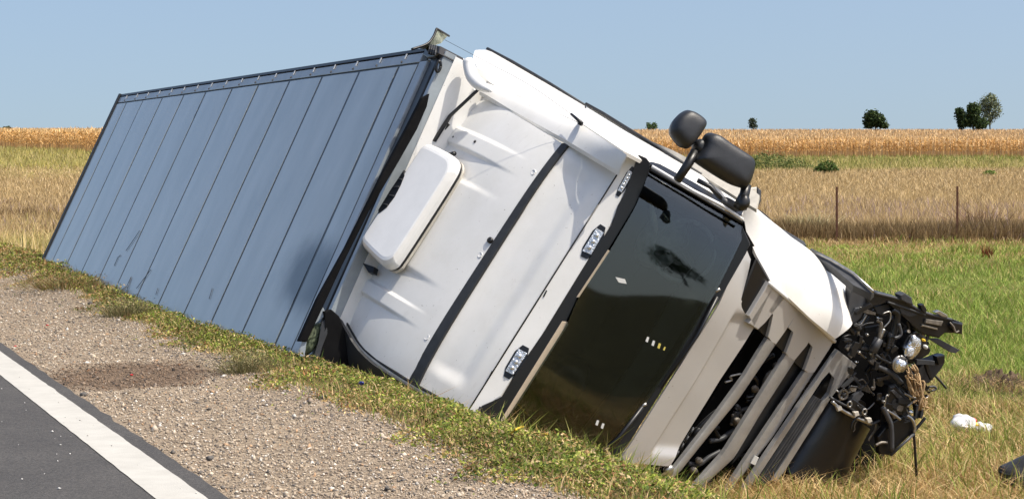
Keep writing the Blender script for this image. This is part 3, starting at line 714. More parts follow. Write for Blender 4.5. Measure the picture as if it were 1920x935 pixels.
PILLOW('passenger_seat', [GL.hit(*p, -0.6) for p in ((1060, 650), (1120, 690), (1060, 790), (1000, 750))], GL.n, 0.12, 0.12, M['interior'], truck)
PRISM('pane_reflection', [(1154, 519), (1172, 523), (1175, 532), (1160, 529)], GL, 0.002, M['sticker'], truck, 0.05, 0)  # pale patch painted in for a reflection on the windscreen
for (x, y, mm) in ((1213, 636, 'sticker'), (1224, 643, 'sticker'), (1235, 648, 'sticker_y'), (1245, 653, 'sticker_y'), (1119, 792, 'sticker'), (1129, 798, 'sticker')):
    s = 0.7 if (x, y) == (1245, 653) else 1
    PRISM('windscreen_sticker', [(x - 0.5 - 2.2 * s, y + 3.2 * s), (x + 1.5 - 2 * s + 1, y - 5.5 * s), (x + 4.5 * s, y - 4 * s), (x + 1.5 * s, y + 5.5 * s)], GL, 0.002, M[mm], truck, 0.058, 0)
# cowl and wipers
cw = [(1392, 424), (1407, 457), (1398, 476), (1345, 568), (1262, 698), (1162, 858), (1105, 905), (1085, 890), (1130, 850), (1172, 800), (1258, 682), (1338, 545), (1388, 450)]
PRISM('cowl', cw, GL, 0.04, M['black_shiny'], truck, 0.008, 0.006)
TUBE('wiper_arm', [GL.hit(1345, 556, 0.05), GL.hit(1308, 628, 0.06), GL.hit(1240, 728, 0.06)], [0.016, 0.012, 0.008], M['black'], truck)
TUBE('wiper_arm', [GL.hit(1205, 762, 0.05), GL.hit(1160, 820, 0.06), GL.hit(1100, 872, 0.06)], [0.016, 0.012, 0.008], M['black'], truck)
TUBE('wiper_pivot', [GL.hit(1338, 548, 0.03), GL.hit(1350, 541, 0.05)], 0.012, M['metal'], truck)
TUBE('wiper_pivot', [GL.hit(1198, 764, 0.03), GL.hit(1212, 756, 0.05)], 0.012, M['metal'], truck)

# upper front panel (below the windscreen) with a stepped lower edge
h1 = [HO.hit(*p) for p in ((1408, 458), (1346, 570), (1263, 700), (1180, 830), (1163, 857))]
h2 = [HO.hit(*p) for p in ((1416, 484), (1372, 572), (1285, 714), (1200, 846), (1178, 872))]
h3 = [HO.hit(*p) for p in ((1419, 490), (1389, 572), (1330, 700), (1238, 842), (1214, 870))]
h4 = [HO.hit(*p) for p in ((1422, 500), (1393, 578), (1345, 722), (1262, 850), (1240, 871))]
h4b = [HO.hit(*p) for p in ((1393, 570), (1420, 612), (1352, 716), (1275, 840), (1254, 872))]
def hood_d(u, v, P):
    y = yy(P); c = -0.10 * (max(0.0, abs(y + 0.05) - 0.5) / 0.6) ** 2
    step = float(sst(0.60, 0.68, np.array(v))) * float(sst(0.22, 0.30, np.array(u))) * float(sst(0.97, 0.90, np.array(u)))
    return c + 0.02 - 0.035 * step + 0.004 * noise.noise(P * 3)
hA = [HO.hit(*p) for p in ((1408, 458), (1346, 570), (1263, 700), (1180, 830), (1163, 857))]
hB = [HO.hit(*p) for p in ((1413, 472), (1362, 566), (1285, 704), (1195, 842), (1172, 866))]
hC = [HO.hit(*p) for p in ((1418, 488), (1391, 566), (1320, 690), (1235, 825), (1208, 868))]
hD = [HO.hit(*p) for p in ((1419, 490), (1389, 572), (1394, 584), (1419, 612), (1350, 716), (1275, 838), (1253, 872))]
LOFT('front_panel', [hA, hB, hC, hD], 70, 12, M['front_paint'], truck, disp=hood_d, nrm=HO.n, thick=0.02)
PRISM('corner_vent', [(1420, 487), (1444, 528), (1404, 592), (1392, 582), (1387, 568), (1398, 540)], HO, 0.03, M['black_shiny'], truck, -0.004, 0.004)
# grille surround column with three dark windows
col = [(1442, 529), (1565, 640), (1560, 650), (1524, 700), (1509, 697), (1489, 676), (1475, 664), (1453, 644), (1439, 634), (1421, 616), (1404, 591)]
def band(pts, name, m, plane, off, thick, bev=0.006): return PRISM(name, pts, plane, thick, m, truck, off, bev)
band([(1442, 529), (1452, 536), (1404, 606), (1419, 616), (1404, 592)], 'grille_surround', M['front_paint'], GR, 0.012, 0.05)
surround = [
    [(1450, 536), (1474, 556), (1436, 604), (1421, 618), (1406, 604)],
    [(1462, 547), (1500, 578), (1474, 618), (1455, 646), (1447, 640), (1440, 632), (1451, 588), (1440, 584)],
    [(1498, 578), (1536, 610), (1512, 648), (1490, 676), (1480, 672), (1474, 662), (1489, 622), (1478, 614)],
    [(1534, 608), (1565, 638), (1556, 652), (1527, 698), (1516, 700), (1509, 694), (1525, 650), (1515, 640)]]
for q in surround: band(q, 'grille_surround', M['front_paint'], GR, 0.010, 0.05)
TUBE('surround_rim', [GR.hit(1442, 530, 0.012), GR.hit(1505, 583, 0.014), GR.hit(1565, 640, 0.012)], 0.016, M['white'], truck)
# dark cavity behind the grille
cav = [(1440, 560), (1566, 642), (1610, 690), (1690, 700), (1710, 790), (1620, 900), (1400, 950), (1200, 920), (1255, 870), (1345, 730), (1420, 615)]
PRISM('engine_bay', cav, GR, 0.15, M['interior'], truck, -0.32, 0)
for w in ([(1440, 580), (1452, 588), (1440, 636), (1421, 617)], [(1478, 612), (1490, 620), (1476, 666), (1454, 646)], [(1516, 640), (1526, 648), (1511, 698), (1489, 678)]):
    PRISM('grille_mesh', w, GR, 0.02, M['black'], truck, -0.02, 0.002)
def bar(l, r, name='grille_slat', m=None, crown_h=0.011):
    A = [GR.hit(*p, 0.0) for p in l]; B = [GR.hit(*p, 0.0) for p in r]
    LOFT(name, [A, B], 24, 8, m or M['silver'], truck, disp=lambda u, v, P: crown_h * math.sin(math.pi * v) ** 0.7 if 0 < v < 1 else 0, nrm=GR.n, thick=0.035)
bar([(1439, 634), (1395, 706), (1337, 785), (1268, 873), (1250, 893)], [(1454, 646), (1385, 748), (1325, 821), (1277, 881), (1258, 900)])
bar([(1474, 664), (1413, 760), (1357, 849), (1306, 905), (1290, 925)], [(1490, 676), (1429, 770), (1377, 857), (1325, 905), (1312, 925)])
bar([(1509, 696), (1433, 809), (1361, 917), (1340, 940)], [(1526, 698), (1450, 817), (1381, 905), (1358, 940)])
# radiator face and louvres between the slats
PRISM('intake_screen', [(1486, 672), (1508, 697), (1432, 808), (1372, 870), (1420, 772)], GR, 0.02, M['black'], truck, -0.06, 0.002)
PRISM('intake_screen', [(1408, 880), (1440, 830), (1360, 930), (1330, 930)], GR, 0.02, M['dash'], truck, -0.10, 0.002)
# bumper bar: forked bright piece around a louvred opening
FB = Plane(GR.hit(1530, 760, 0.03), GR.n)
PRISM('bumper_bar', [(1572, 656), (1607, 684), (1556, 746), (1470, 884), (1455, 905), (1446, 900), (1460, 880), (1540, 758), (1556, 738), (1566, 708), (1555, 694), (1541, 712), (1526, 735), (1430, 880), (1400, 925), (1388, 925), (1415, 885), (1520, 730), (1545, 694)], FB, 0.04, M['silver'], truck, 0.02, 0.008)
for i in range(5):
    t = (i + 0.5) / 5
    a = Vector((1528, 742)).lerp(Vector((1546, 752)), t); b = Vector((1418, 905)).lerp(Vector((1448, 908)), t)
    PRISM('louvre', [(a.x, a.y), (a.x + 1.6, a.y + 0.8), (b.x + 1.6, b.y + 0.8), (b.x, b.y)], FB, 0.05, M['grey_plastic'], truck, 0.012, 0.001)
PRISM('louvre_frame', [(1556, 700), (1566, 708), (1556, 740), (1440, 905), (1400, 930), (1526, 738)], FB, 0.02, M['black'], truck, -0.06, 0)
# hoses and brackets behind the slats
HZ = Plane(GR.hit(1400, 740, -0.17), GR.n)
def hose(pts, r, m='black', name='engine_hose'): TUBE(name, bez([HZ.hit(*p) for p in pts], 8), r, M[m], truck)
hose([(1450, 665), (1425, 680), (1410, 700), (1418, 715), (1412, 740), (1398, 745)], 0.022, 'black_shiny')
hose([(1460, 690), (1440, 700), (1430, 722), (1424, 742), (1404, 750)], 0.013, 'dirty_metal')
hose([(1380, 770), (1374, 790), (1382, 800), (1366, 812), (1352, 822), (1330, 826)], 0.02, 'grey_plastic')
hose([(1372, 778), (1388, 776), (1386, 790), (1370, 794)], 0.013, 'dirty_metal')
hose([(1320, 800), (1306, 808), (1300, 820), (1290, 835), (1284, 850)], 0.03, 'black_shiny')
hose([(1345, 770), (1330, 782), (1312, 800), (1306, 815)], 0.022, 'black_shiny')
hose([(1390, 700), (1370, 705), (1372, 712), (1360, 716)], 0.008, 'metal', 'wire')
hose([(1350, 845), (1330, 856), (1310, 870), (1290, 868)], 0.02, 'grey_plastic')
for p in ((1310, 862), (1300, 880), (1265, 880), (1415, 728), (1382, 788)):
    PILLOW('engine_fitting', [HZ.hit(p[0] + dx, p[1] + dy, 0.03) for dx, dy in ((-7, -3), (2, -8), (9, 0), (5, 7), (-5, 8))], HZ.n, 0.02, 0.02, M['dirty_metal'], truck)
for k in range(4):   # ribbed hose
    c = HZ.hit(1296 - k * 9, 808 + k * 14, 0.04); TUBE('hose_clamp', circle_pts(c, CL, (CF + CU).normalized(), 0.03, 0.035, 12) + [c + CL * 0.03], 0.008, M['grey_plastic'], truck, 6)
PRISM('broken_clip', [(1416, 853), (1423, 857), (1416, 872), (1408, 868)], GR, 0.01, M['sticker'], truck, 0.03, 0.002)
PILLOW('broken_bracket', [GR.hit(*p, 0.0) for p in ((1250, 872), (1262, 868), (1262, 886), (1252, 894), (1243, 884))], GR.n, 0.03, 0.03, M['metal'], truck)

# corner panel wrapping to the driver's side (uppermost)
PRISM('corner_backing', [(1380, 400), (1420, 470), (1450, 520), (1470, 560), (1440, 600), (1404, 600), (1380, 575), (1385, 500)], HO, 0.05, M['interior'], truck, -0.10, 0)
CP = Plane(HO.hit(1450, 530), (CL * 0.62 + CF * 0.74 + CU * 0.14).normalized())
k1 = [CP.hit(*p) for p in ((1383, 398), (1398, 432), (1418, 478), (1445, 526), (1520, 597), (1566, 635))]
k2 = [CP.hit(*p) for p in ((1392, 394), (1440, 440), (1480, 490), (1520, 535), (1556, 590), (1576, 618))]
k3 = [CP.hit(*p) for p in ((1404, 396), (1460, 428), (1507, 460), (1560, 500), (1595, 532), (1590, 598))]
LOFT('corner_panel', [k1, k2, k3], 40, 12, M['white'], truck, disp=lambda u, v, P: 0.10 * math.sin(math.pi * v), nrm=CP.n, thick=0.02)
# driver's side of the cab, seen at a grazing angle along the top
SP = Plane(RA.hit(1030, 215), (CL * 0.80 + CU * 0.60).normalized())
_w = (GL.hit(1393, 420) - GL.hit(1217, 322)).normalized(); _n = _w.cross(CL * 0.6 - CF * 0.8).normalized()
SP2 = Plane(GL.hit(1217, 322, 0.01), _n if _n.y < 0 else -_n)
rl1 = [SP.hit(*p, 0.02) for p in ((876, 104), (886, 150), (897, 168), (960, 205), (1060, 261), (1159, 321))]
rl2 = [SP.hit(*p, 0.0) for p in ((884, 103), (899, 141), (924, 160), (1000, 190), (1092, 234), (1173, 289))]
rl1 = [RA.hit(*p, -0.02) for p in ((899, 171), (915, 180), (960, 207), (1060, 262), (1160, 322))]
rl2 = [SP.hit(*p) for p in ((912, 156), (935, 163), (975, 180), (1092, 234), (1175, 290))]
LOFT('roof_rail', [rl1, rl2], 40, 10, M['white'], truck, disp=lambda u, v, P: 0.012 * math.sin(math.pi * v), nrm=SP.n, thick=0.03)
TUBE('rail_end_cap', bez([at(879, 110, 16.62), at(880, 126, 16.6), at(886, 145, 16.55), at(901, 160, 16.48), at(922, 171, 16.4)], 6), [0.03, 0.042] + [0.05] * 16 + [0.046, 0.04, 0.035, 0.03, 0.025, 0.02, 0.01], M['white_clean'], truck, 12)
sd1 = [SP.hit(*p) for p in ((887, 106), (899, 140), (925, 159), (1092, 232), (1168, 282))] + [SP2.hit(*p) for p in ((1225, 312), (1310, 354), (1392, 402))]
sd2 = [SP.hit(*p, -0.10) for p in ((893, 97), (906, 92), (920, 96), (1096, 198), (1170, 244))] + [SP2.hit(*p, -0.08) for p in ((1220, 273), (1300, 318), (1360, 352), (1400, 378))]
LOFT('side_panel', [sd1, sd2], 50, 10, M['white'], truck, disp=lambda u, v, P: 0.03 * math.sin(math.pi * v), nrm=SP.n, thick=0.03)
TUBE('side_seal', [SP.hit(*p, -0.10) for p in ((914, 92), (960, 116), (1030, 157), (1096, 198))], 0.016, M['seam'], truck)
TUBE('side_seal', [SP.hit(*p, -0.08) for p in ((1099, 195), (1130, 212), (1180, 243))] + [SP2.hit(*p, -0.06) for p in ((1250, 286), (1300, 318), (1385, 372))], 0.013, M['seam'], truck)
TUBE('panel_joint', bez([SP.hit(*p, -0.06) for p in ((1098, 199), (1098, 210), (1102, 222))], 5), 0.006, M['seam'], truck)
S2 = Plane(at(1300, 300, 16.1), (CL * 0.6 + CU * 0.75).normalized())
sd3 = [S2.hit(*p) for p in ((1100, 198), (1190, 250), (1250, 287), (1300, 318), (1385, 372), (1418, 392))]
sd4 = [S2.hit(*p, 0.02) for p in ((1105, 196), (1200, 256), (1262, 282), (1330, 318), (1404, 350), (1424, 366))]
LOFT('chassis_fairing', [sd3, sd4], 30, 6, M['beige'], truck, nrm=S2.n, thick=0.03)
BX = Plane(at(1412, 370, 16.6), Vector((0.3, -0.95, 0.1)))
PRISM('fairing_end', [(1398, 353), (1420, 350), (1420, 390), (1404, 394)], BX, 0.3, M['beige'], truck, 0, 0.01)
PRISM('fairing_end_trim', [(1420, 350), (1428, 357), (1427, 378), (1420, 392)], BX, 0.25, M['grey_plastic'], truck, 0.006, 0.008)
PRISM('fairing_slot', [(1369, 352), (1385, 361), (1383, 365), (1368, 357)], BX, 0.02, M['seam'], truck, 0.05, 0.001)
# door window band
DB = Plane(SP2.hit(1300, 340, 0.02), SP2.n)
LOFT('door_window', [[DB.hit(*p) for p in ((1221, 309), (1300, 352), (1390, 404))], [DB.hit(*p, -0.03) for p in ((1205, 286), (1300, 336), (1395, 392))]], 20, 4, M['black_shiny'], truck, nrm=DB.n, thick=0.03)
TUBE('window_trim', [DB.hit(*p, 0.02) for p in ((1222, 312), (1300, 358), (1355, 386), (1393, 412))], 0.014, M['white_clean'], truck, 6)
TUBE('window_trim', [DB.hit(*p, 0.03) for p in ((1220, 318), (1300, 363), (1393, 418))], 0.010, M['black'], truck, 6)
TUBE('door_handle', [DB.hit(*p, 0.05) for p in ((1308, 338), (1332, 350), (1352, 372))], 0.018, M['black'], truck, 8)
PILLOW('handle_base', [DB.hit(*p, 0.04) for p in ((1348, 374), (1354, 368), (1376, 378), (1391, 392), (1386, 398), (1366, 389))], DB.n, 0.03, 0.03, M['grey_plastic'], truck)
# dark wing parts along the upper edge, behind the corner panel
SB = Plane(CP.hit(1500, 450, -0.12), (CL * 0.6 + CF * 0.1 + CU * 0.6).normalized())
PRISM('door_step', [(1454, 426), (1470, 430), (1508, 452), (1512, 460), (1500, 458), (1470, 440)], SB, 0.08, M['grey_plastic'], truck)
PRISM('wing_trim', [(1523, 469), (1530, 472), (1560, 486), (1600, 512), (1640, 544), (1634, 550), (1600, 534), (1560, 500), (1530, 480)], SB, 0.06, M['grey_plastic'], truck)
TUBE('wing_edge', [SB.hit(*p, 0.02) for p in ((1520, 468), (1557, 486), (1600, 512), (1637, 546))], 0.012, M['metal'], truck, 6)
TUBE('grab_rail', bez([SB.hit(*p, 0.02) for p in ((1406, 392), (1422, 396), (1440, 410), (1446, 420))], 6), 0.014, M['black'], truck)

# mirrors on the driver's side
MP = Plane(at(1330, 290, 14.55), Vector((0.30, -0.92, 0.12)))
mir = PILLOW('door_mirror', [MP.hit(*p) for p in ((1302, 298), (1317, 272), (1317, 256), (1327, 248), (1340, 250), (1360, 265), (1405, 294), (1415, 304), (1414, 325), (1404, 350), (1394, 356), (1360, 339), (1306, 304))], MP.n, 0.10, 0.12, M['mirror_plastic'], truck, it=2, power=3.4, rings=8)
PILLOW('wide_angle_mirror', [MP.hit(*p) for p in ((1257, 240), (1266, 219), (1284, 206), (1297, 207), (1319, 222), (1324, 233), (1315, 249), (1296, 276), (1285, 280), (1276, 275), (1259, 253))], MP.n, 0.09, 0.11, M['mirror_plastic'], truck, it=2, power=3.2, rings=8)
PILLOW('mirror_knuckle', [MP.hit(*p, -0.03) for p in ((1298, 268), (1312, 258), (1324, 268), (1318, 292), (1304, 288))], MP.n, 0.06, 0.08, M['mirror_plastic'], truck)
TUBE('mirror_arm', [MP.hit(1304, 284, -0.02), MP.hit(1290, 308, -0.02), MP.hit(1270, 338, -0.02)], [0.034, 0.032, 0.03], M['black'], truck, 10)
TUBE('mirror_arm', [MP.hit(1400, 346, -0.02), MP.hit(1396, 364, -0.02), MP.hit(1388, 388, 0.0)], [0.035, 0.036, 0.05], M['black'], truck, 10)
PILLOW('mirror_foot', [MP.hit(*p) for p in ((1380, 376), (1392, 360), (1404, 370), (1404, 388), (1392, 398), (1382, 392))], MP.n, 0.06, 0.06, M['black'], truck)
# whip aerial
ab = SP.hit(1088, 230, 0.05)
TUBE('aerial_base', [ab + CF * 0.02, SP.hit(1071, 214, 0.07)], [0.014, 0.010], M['black'], truck)
PILLOW('aerial_foot', [SP.hit(*p, 0.03) for p in ((1080, 232), (1088, 222), (1094, 230), (1092, 238))], Vector((0, -1, 0)), 0.03, 0.03, M['black'], truck)
TUBE('aerial_whip', bez([SP.hit(1071, 214, 0.07), at(990, 158, 16.0), at(900, 110, 16.3), at(834, 75, 16.6)], 10), 0.0017, M['seam'], truck, 5)

# ------------------------------------------------------------------ wrecked bumper, wing and lamp at the front right of the picture
WD = (GR.hit(1600, 660) - CAMP).y
WP = Plane(at(1660, 650, WD), (CF * 0.75 - CL * 0.0 + Vector((0.0, -0.6, 0.05))).normalized())
def piece(name, pts, m, off=0.0, thick=0.03, bev=0.004): return PRISM(name, pts, WP, thick, M[m] if isinstance(m, str) else m, truck, off, bev)
def rod(name, pts, r, m, off=0.0, seg=8): return TUBE(name, bez([WP.hit(*p, off) for p in pts], 6) if len(pts) > 2 else [WP.hit(*p, off) for p in pts], r, M[m], truck, seg)
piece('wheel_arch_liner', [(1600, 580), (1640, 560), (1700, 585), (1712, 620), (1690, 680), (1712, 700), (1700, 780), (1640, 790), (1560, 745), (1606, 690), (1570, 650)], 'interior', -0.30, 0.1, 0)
piece('bumper_corner', [(1599, 533), (1612, 541), (1625, 551), (1627, 573), (1612, 592), (1602, 610), (1591, 613), (1583, 600), (1590, 580), (1596, 562)], 'grey_plastic', 0.03, 0.10, 0.015)
piece('bumper_corner_facet', [(1604, 577), (1623, 575), (1615, 589), (1596, 611), (1589, 611)], 'grey_plastic', 0.05, 0.03, 0.006)
piece('bumper_beam', [(1626, 552), (1634, 546), (1659, 551), (1692, 560), (1732, 583), (1771, 596), (1786, 598), (1806, 605), (1805, 627), (1790, 624), (1771, 620), (1761, 634), (1732, 627), (1712, 612), (1700, 594), (1681, 584), (1664, 562), (1652, 571), (1636, 575), (1626, 570)], 'black', 0.05, 0.16, 0.012)
rod('beam_ridge', [(1640, 549), (1692, 563), (1732, 585), (1784, 599)], 0.012, 'grey_plastic', 0.06)
rod('beam_ridge', [(1664, 566), (1700, 578), (1735, 590)], 0.01, 'seam', 0.06)
piece('beam_cap', [(1688, 553), (1697, 549), (1710, 558), (1713, 572), (1700, 568), (1690, 562)], 'grey_plastic', 0.09, 0.08, 0.008)
piece('beam_clip', [(1726, 572), (1732, 570), (1738, 580), (1736, 588), (1729, 582)], 'black', 0.09, 0.05)
piece('beam_cap', [(1753, 585), (1762, 582), (1776, 590), (1778, 595), (1768, 594)], 'metal', 0.08, 0.04)
piece('beam_plate', [(1737, 598), (1769, 602), (1765, 611), (1735, 605)], 'dirty_metal', 0.075, 0.02)
piece('beam_strip', [(1729, 608), (1758, 615), (1758, 618), (1729, 611)], 'metal', 0.075, 0.015, 0.001)
piece('beam_end', [(1786, 602), (1806, 607), (1804, 626), (1788, 622), (1782, 612)], 'black_shiny', 0.08, 0.10, 0.01)
rod('beam_wire', [(1781, 604), (1788, 612), (1792, 622), (1798, 620)], 0.006, 'dirty_metal', 0.10)
piece('bumper_strip', [(1742, 635), (1761, 635), (1800, 656), (1792, 662), (1782, 660)], 'grey_plastic', 0.02, 0.03, 0.003)
rod('shock_strut', [(1657, 616), (1650, 632), (1645, 640)], 0.018, 'metal', 0.02)
rod('shock_strut', [(1648, 634), (1636, 660)], 0.036, 'grey_plastic', 0.02, 12)
rod('strut_bracket', [(1645, 600), (1652, 606), (1650, 622), (1648, 634)], 0.014, 'dirty_metal', 0.03)
rod('corrugated_hose', [(1672, 580), (1682, 588), (1680, 606), (1676, 622), (1670, 640), (1667, 650)], 0.03, 'black_shiny', 0.03)
for k in range(5): rod('hose_ring', [(1671 + k * -1.2, 632 + k * 5), (1665 + k * -1.2, 630 + k * 5)], 0.034, 'black', 0.035)
rod('loom', [(1700, 600), (1704, 615), (1698, 640), (1690, 655)], 0.014, 'black', 0.0)
rod('loom', [(1683, 690), (1668, 680), (1652, 672), (1640, 664)], 0.012, 'seam', 0.03)
rod('bracket_arm', [(1690, 718), (1672, 700), (1645, 686)], 0.022, 'grey_plastic', 0.02)
piece('inner_wing', [(1640, 575), (1672, 568), (1684, 588), (1660, 592), (1645, 588)], 'seam', 0.0, 0.03)
piece('inner_wing', [(1685, 572), (1722, 590), (1706, 594), (1690, 588)], 'seam', 0.055, 0.02)
for p in ((1613, 606), (1625, 627), (1632, 662), (1641, 671), (1610, 660), (1600, 655), (1652, 690)):
    PILLOW('bolt_end', [WP.hit(p[0] + dx * 1.0, p[1] + dy, -0.02) for dx, dy in ((-3, -2), (1, -4), (4, 0), (2, 3), (-2, 4))], WP.n, 0.02, 0.02, M['metal'], truck)
rod('cross_pipe', [(1602, 608), (1612, 617)], 0.022, 'grey_plastic', -0.02)
rod('bent_plate', [(1586, 655), (1594, 648), (1598, 660), (1592, 668)], 0.022, 'dirty_metal', -0.06)
piece('bent_plate', [(1620, 640), (1636, 652), (1630, 664), (1618, 652)], 'seam', -0.05, 0.03)
# headlamp
hl = piece('headlamp', [(1692, 650), (1704, 628), (1718, 620), (1733, 632), (1746, 656), (1742, 664), (1716, 680), (1700, 676)], 'black_shiny', 0.035, 0.10, 0.008)
def sub(name, pts, m, off, df, par, jit=0.0): return PILLOW(name, [WP.hit(*p, off) for p in pts], WP.n, df, 0.02, M[m], par, jit=jit)
sub('reflector', [(1709, 622), (1724, 630), (1729, 646), (1722, 664), (1706, 678), (1692, 664), (1692, 650), (1704, 640)], 'chrome', 0.05, 0.035, hl, 0.006)
sub('glass_shard', [(1712, 628), (1722, 634), (1718, 648), (1708, 644)], 'lens', 0.085, 0.01, hl)
sub('glass_shard', [(1700, 652), (1716, 650), (1712, 670), (1700, 668)], 'lens', 0.085, 0.01, hl)
sub('bulb_cap', [(1728, 634), (1733, 634), (1736, 640), (1730, 640)], 'yellow', 0.06, 0.02, hl)
sub('lamp_knob', [(1730, 646), (1737, 645), (1739, 652), (1733, 655)], 'sticker', 0.06, 0.03, hl)
lc = WP.hit(1687, 682, 0.06)
ra_ = (WP.hit(1687, 668, 0.06) - lc); rb_ = WP.n.cross(ra_)
sub('reflector_bowl', [(1674, 682), (1676, 672), (1686, 668), (1698, 674), (1700, 684), (1694, 696), (1682, 700), (1675, 692)], 'chrome', 0.05, 0.05, hl)
TUBE('lamp_ring', circle_pts(lc, ra_, rb_, 1, 1, 24) + [lc + ra_], 0.012, M['metal'], hl, 6)
# debris below the lamp
piece('dark_plate', [(1733, 680), (1771, 666), (1771, 682), (1763, 695), (1743, 718), (1720, 720), (1709, 703), (1726, 690)], 'dash', -0.03, 0.10, 0.01)  # flat dark piece below and right of the lamp
piece('dark_plate_end', [(1756, 668), (1772, 665), (1772, 681), (1760, 684)], 'black_shiny', 0.03, 0.06, 0.006)
piece('battery_box', [(1668, 724), (1680, 720), (1705, 748), (1701, 771), (1688, 780), (1672, 768), (1660, 756)], 'black', 0.03, 0.22, 0.02)
piece('box_lid', [(1670, 732), (1676, 730), (1700, 750), (1696, 756), (1690, 754)], 'grey_plastic', 0.045, 0.03, 0.004)
PILLOW('bolt_end', [WP.hit(x, y, 0.05) for x, y in ((1652, 751), (1658, 748), (1661, 754), (1656, 758))], WP.n, 0.02, 0.02, M['metal'], truck)
piece('step_panel', [(1694, 779), (1710, 785), (1716, 806), (1668, 853), (1650, 851), (1646, 818), (1664, 796)], 'black', 0.02, 0.06, 0.01)
rod('step_edge', [(1700, 778), (1710, 786), (1715, 800), (1714, 810)], 0.013, 'metal', 0.05)
rod('step_edge', [(1714, 812), (1670, 853)], 0.012, 'grey_plastic', 0.05)
rod('step_bracket', [(1655, 762), (1664, 780), (1671, 800), (1672, 844)], 0.020, 'grey_plastic', 0.07)
rod('step_bracket', [(1662, 768), (1678, 778), (1688, 786)], 0.012, 'metal', 0.06)
rod('step_bracket', [(1642, 834), (1652, 829), (1664, 829)], 0.011, 'dirty_metal', 0.06)
rod('hanging_cable', [(1713, 806), (1716, 850), (1719, 900), (1722, 950)], 0.011, 'black', 0.03)
# torn wiring, clips and bracket scraps filling the smashed corner
rq = random.Random(5)
def rpt():
    while True:
        x, y = rq.uniform(1590, 1745), rq.uniform(575, 800)
        if y > 560 + (x - 1600) * 0.35 and y < 835 and x + 0.35 * y < 2010 and x > 1560 + max(0, (y - 640)) * 0.12 - max(0, 640 - y) * -0.3: return x, y
for i in range(52):
    x, y = rpt(); pts = [(x, y)]
    for _ in range(3): pts.append((pts[-1][0] + rq.uniform(-16, 16), pts[-1][1] + rq.uniform(-4, 20)))
    rod('loose_wire', pts, rq.choice([0.004, 0.006, 0.009, 0.013]), rq.choice(['black', 'black_shiny', 'seam', 'grey_plastic', 'dirty_metal', 'metal']), rq.uniform(-0.12, 0.10), 6)
for i in range(74):
    x, y = rpt(); a = rq.uniform(0, 3.14); l, w = rq.uniform(5, 17), rq.uniform(2.5, 6); ca, sa = math.cos(a), math.sin(a)
    q = [(x + ca * l * u - sa * w * v * k, y + sa * l * u + ca * w * v * k) for u, v, k in ((-1, -1, 1), (0.2, -1, rq.uniform(0.6, 1.6)), (1, -0.6, 1), (1, 0.8, 1), (0, 1, rq.uniform(0.5, 1.5)), (-1, 0.7, 1))]
    piece('torn_bracket', q, rq.choice(['black', 'black_shiny', 'black', 'seam', 'grey_plastic', 'dirty_metal', 'black_shiny']), rq.uniform(-0.14, 0.09), 0.03, 0.003)
for i in range(16):
    x, y = rpt(); h = rq.uniform(2, 4.5)
    PILLOW('bolt_end', [WP.hit(x + dx * h, y + dy * h, rq.uniform(-0.02, 0.08)) for dx, dy in ((-1, -0.6), (0.3, -1), (1, 0), (0.5, 0.9), (-0.7, 0.8))], WP.n, 0.015, 0.015, M[rq.choice(['metal', 'dirty_metal', 'beige', 'chrome'])], truck)
for i in range(26):      # the same behind the slats
    t = rq.random(); x, y = 1440 - 170 * t + rq.uniform(0, 110) * (1 - 0.2 * t), 660 + 215 * t + rq.uniform(0, 40)
    pts = [(x, y)]
    for _ in range(3): pts.append((pts[-1][0] + rq.uniform(-16, 8), pts[-1][1] + rq.uniform(-6, 18)))
    hose(pts, rq.choice([0.008, 0.012, 0.018, 0.026]), rq.choice(['black', 'black_shiny', 'grey_plastic', 'seam', 'dirty_metal']), rq.choice(['engine_hose', 'wire']))
# round drum / tank under the bumper
TK = Plane(FB.hit(1560, 810, -0.10), FB.n)
t1 = [TK.hit(*p) for p in ((1549, 752), (1588, 778), (1626, 802))]
t2 = [TK.hit(*p) for p in ((1470, 880), (1515, 905), (1560, 930))]
LOFT('air_tank', [t1, t2], 24, 8, M['black_shiny'], truck, disp=lambda u, v, P: 0.16 * math.sin(math.pi * u) ** 0.6 if 0 < u < 1 else 0, nrm=TK.n, thick=0.05)
rod('tank_pipe', [(1560, 752), (1576, 766), (1600, 780), (1634, 794)], 0.015, 'metal', 0.02)
rod('tank_pipe', [(1556, 744), (1590, 762), (1622, 778)], 0.010, 'grey_plastic', 0.02)
for p in ((1574, 766), (1630, 788), (1606, 776)): piece('pipe_fitting', [(p[0] - 5, p[1] - 4), (p[0] + 4, p[1] - 5), (p[0] + 6, p[1] + 2), (p[0] - 2, p[1] + 5)], 'beige', 0.05, 0.03)
piece('valve_block', [(1592, 750), (1600, 747), (1624, 764), (1626, 774), (1614, 776), (1588, 760)], 'black_shiny', 0.03, 0.08, 0.006)
for c in ((1593, 757), (1621, 771)):
    q = WP.hit(*c, 0.045); TUBE('valve_ring', circle_pts(q, ra_.normalized(), rb_.normalized(), 0.022, 0.018, 12) + [q + ra_.normalized() * 0.022], 0.007, M['metal'], truck, 5)
pc = WP.hit(1581, 739, 0.02)
TUBE('pulley_rim', circle_pts(pc, ra_.normalized(), rb_.normalized(), 0.036, 0.036, 20) + [pc + ra_.normalized() * 0.036], 0.011, M['dirty_metal'], truck, 6)
TUBE('pulley_hub', [pc - WP.n * 0.02, pc + WP.n * 0.012], 0.016, M['seam'], truck, 10)
for a in (0.4, 1.5, 2.6, 4.2): TUBE('pulley_spoke', [pc, WP.hit(1581 + 18 * math.cos(a), 739 - 17 * math.sin(a), 0.01)], 0.008, M['metal'], truck, 5)

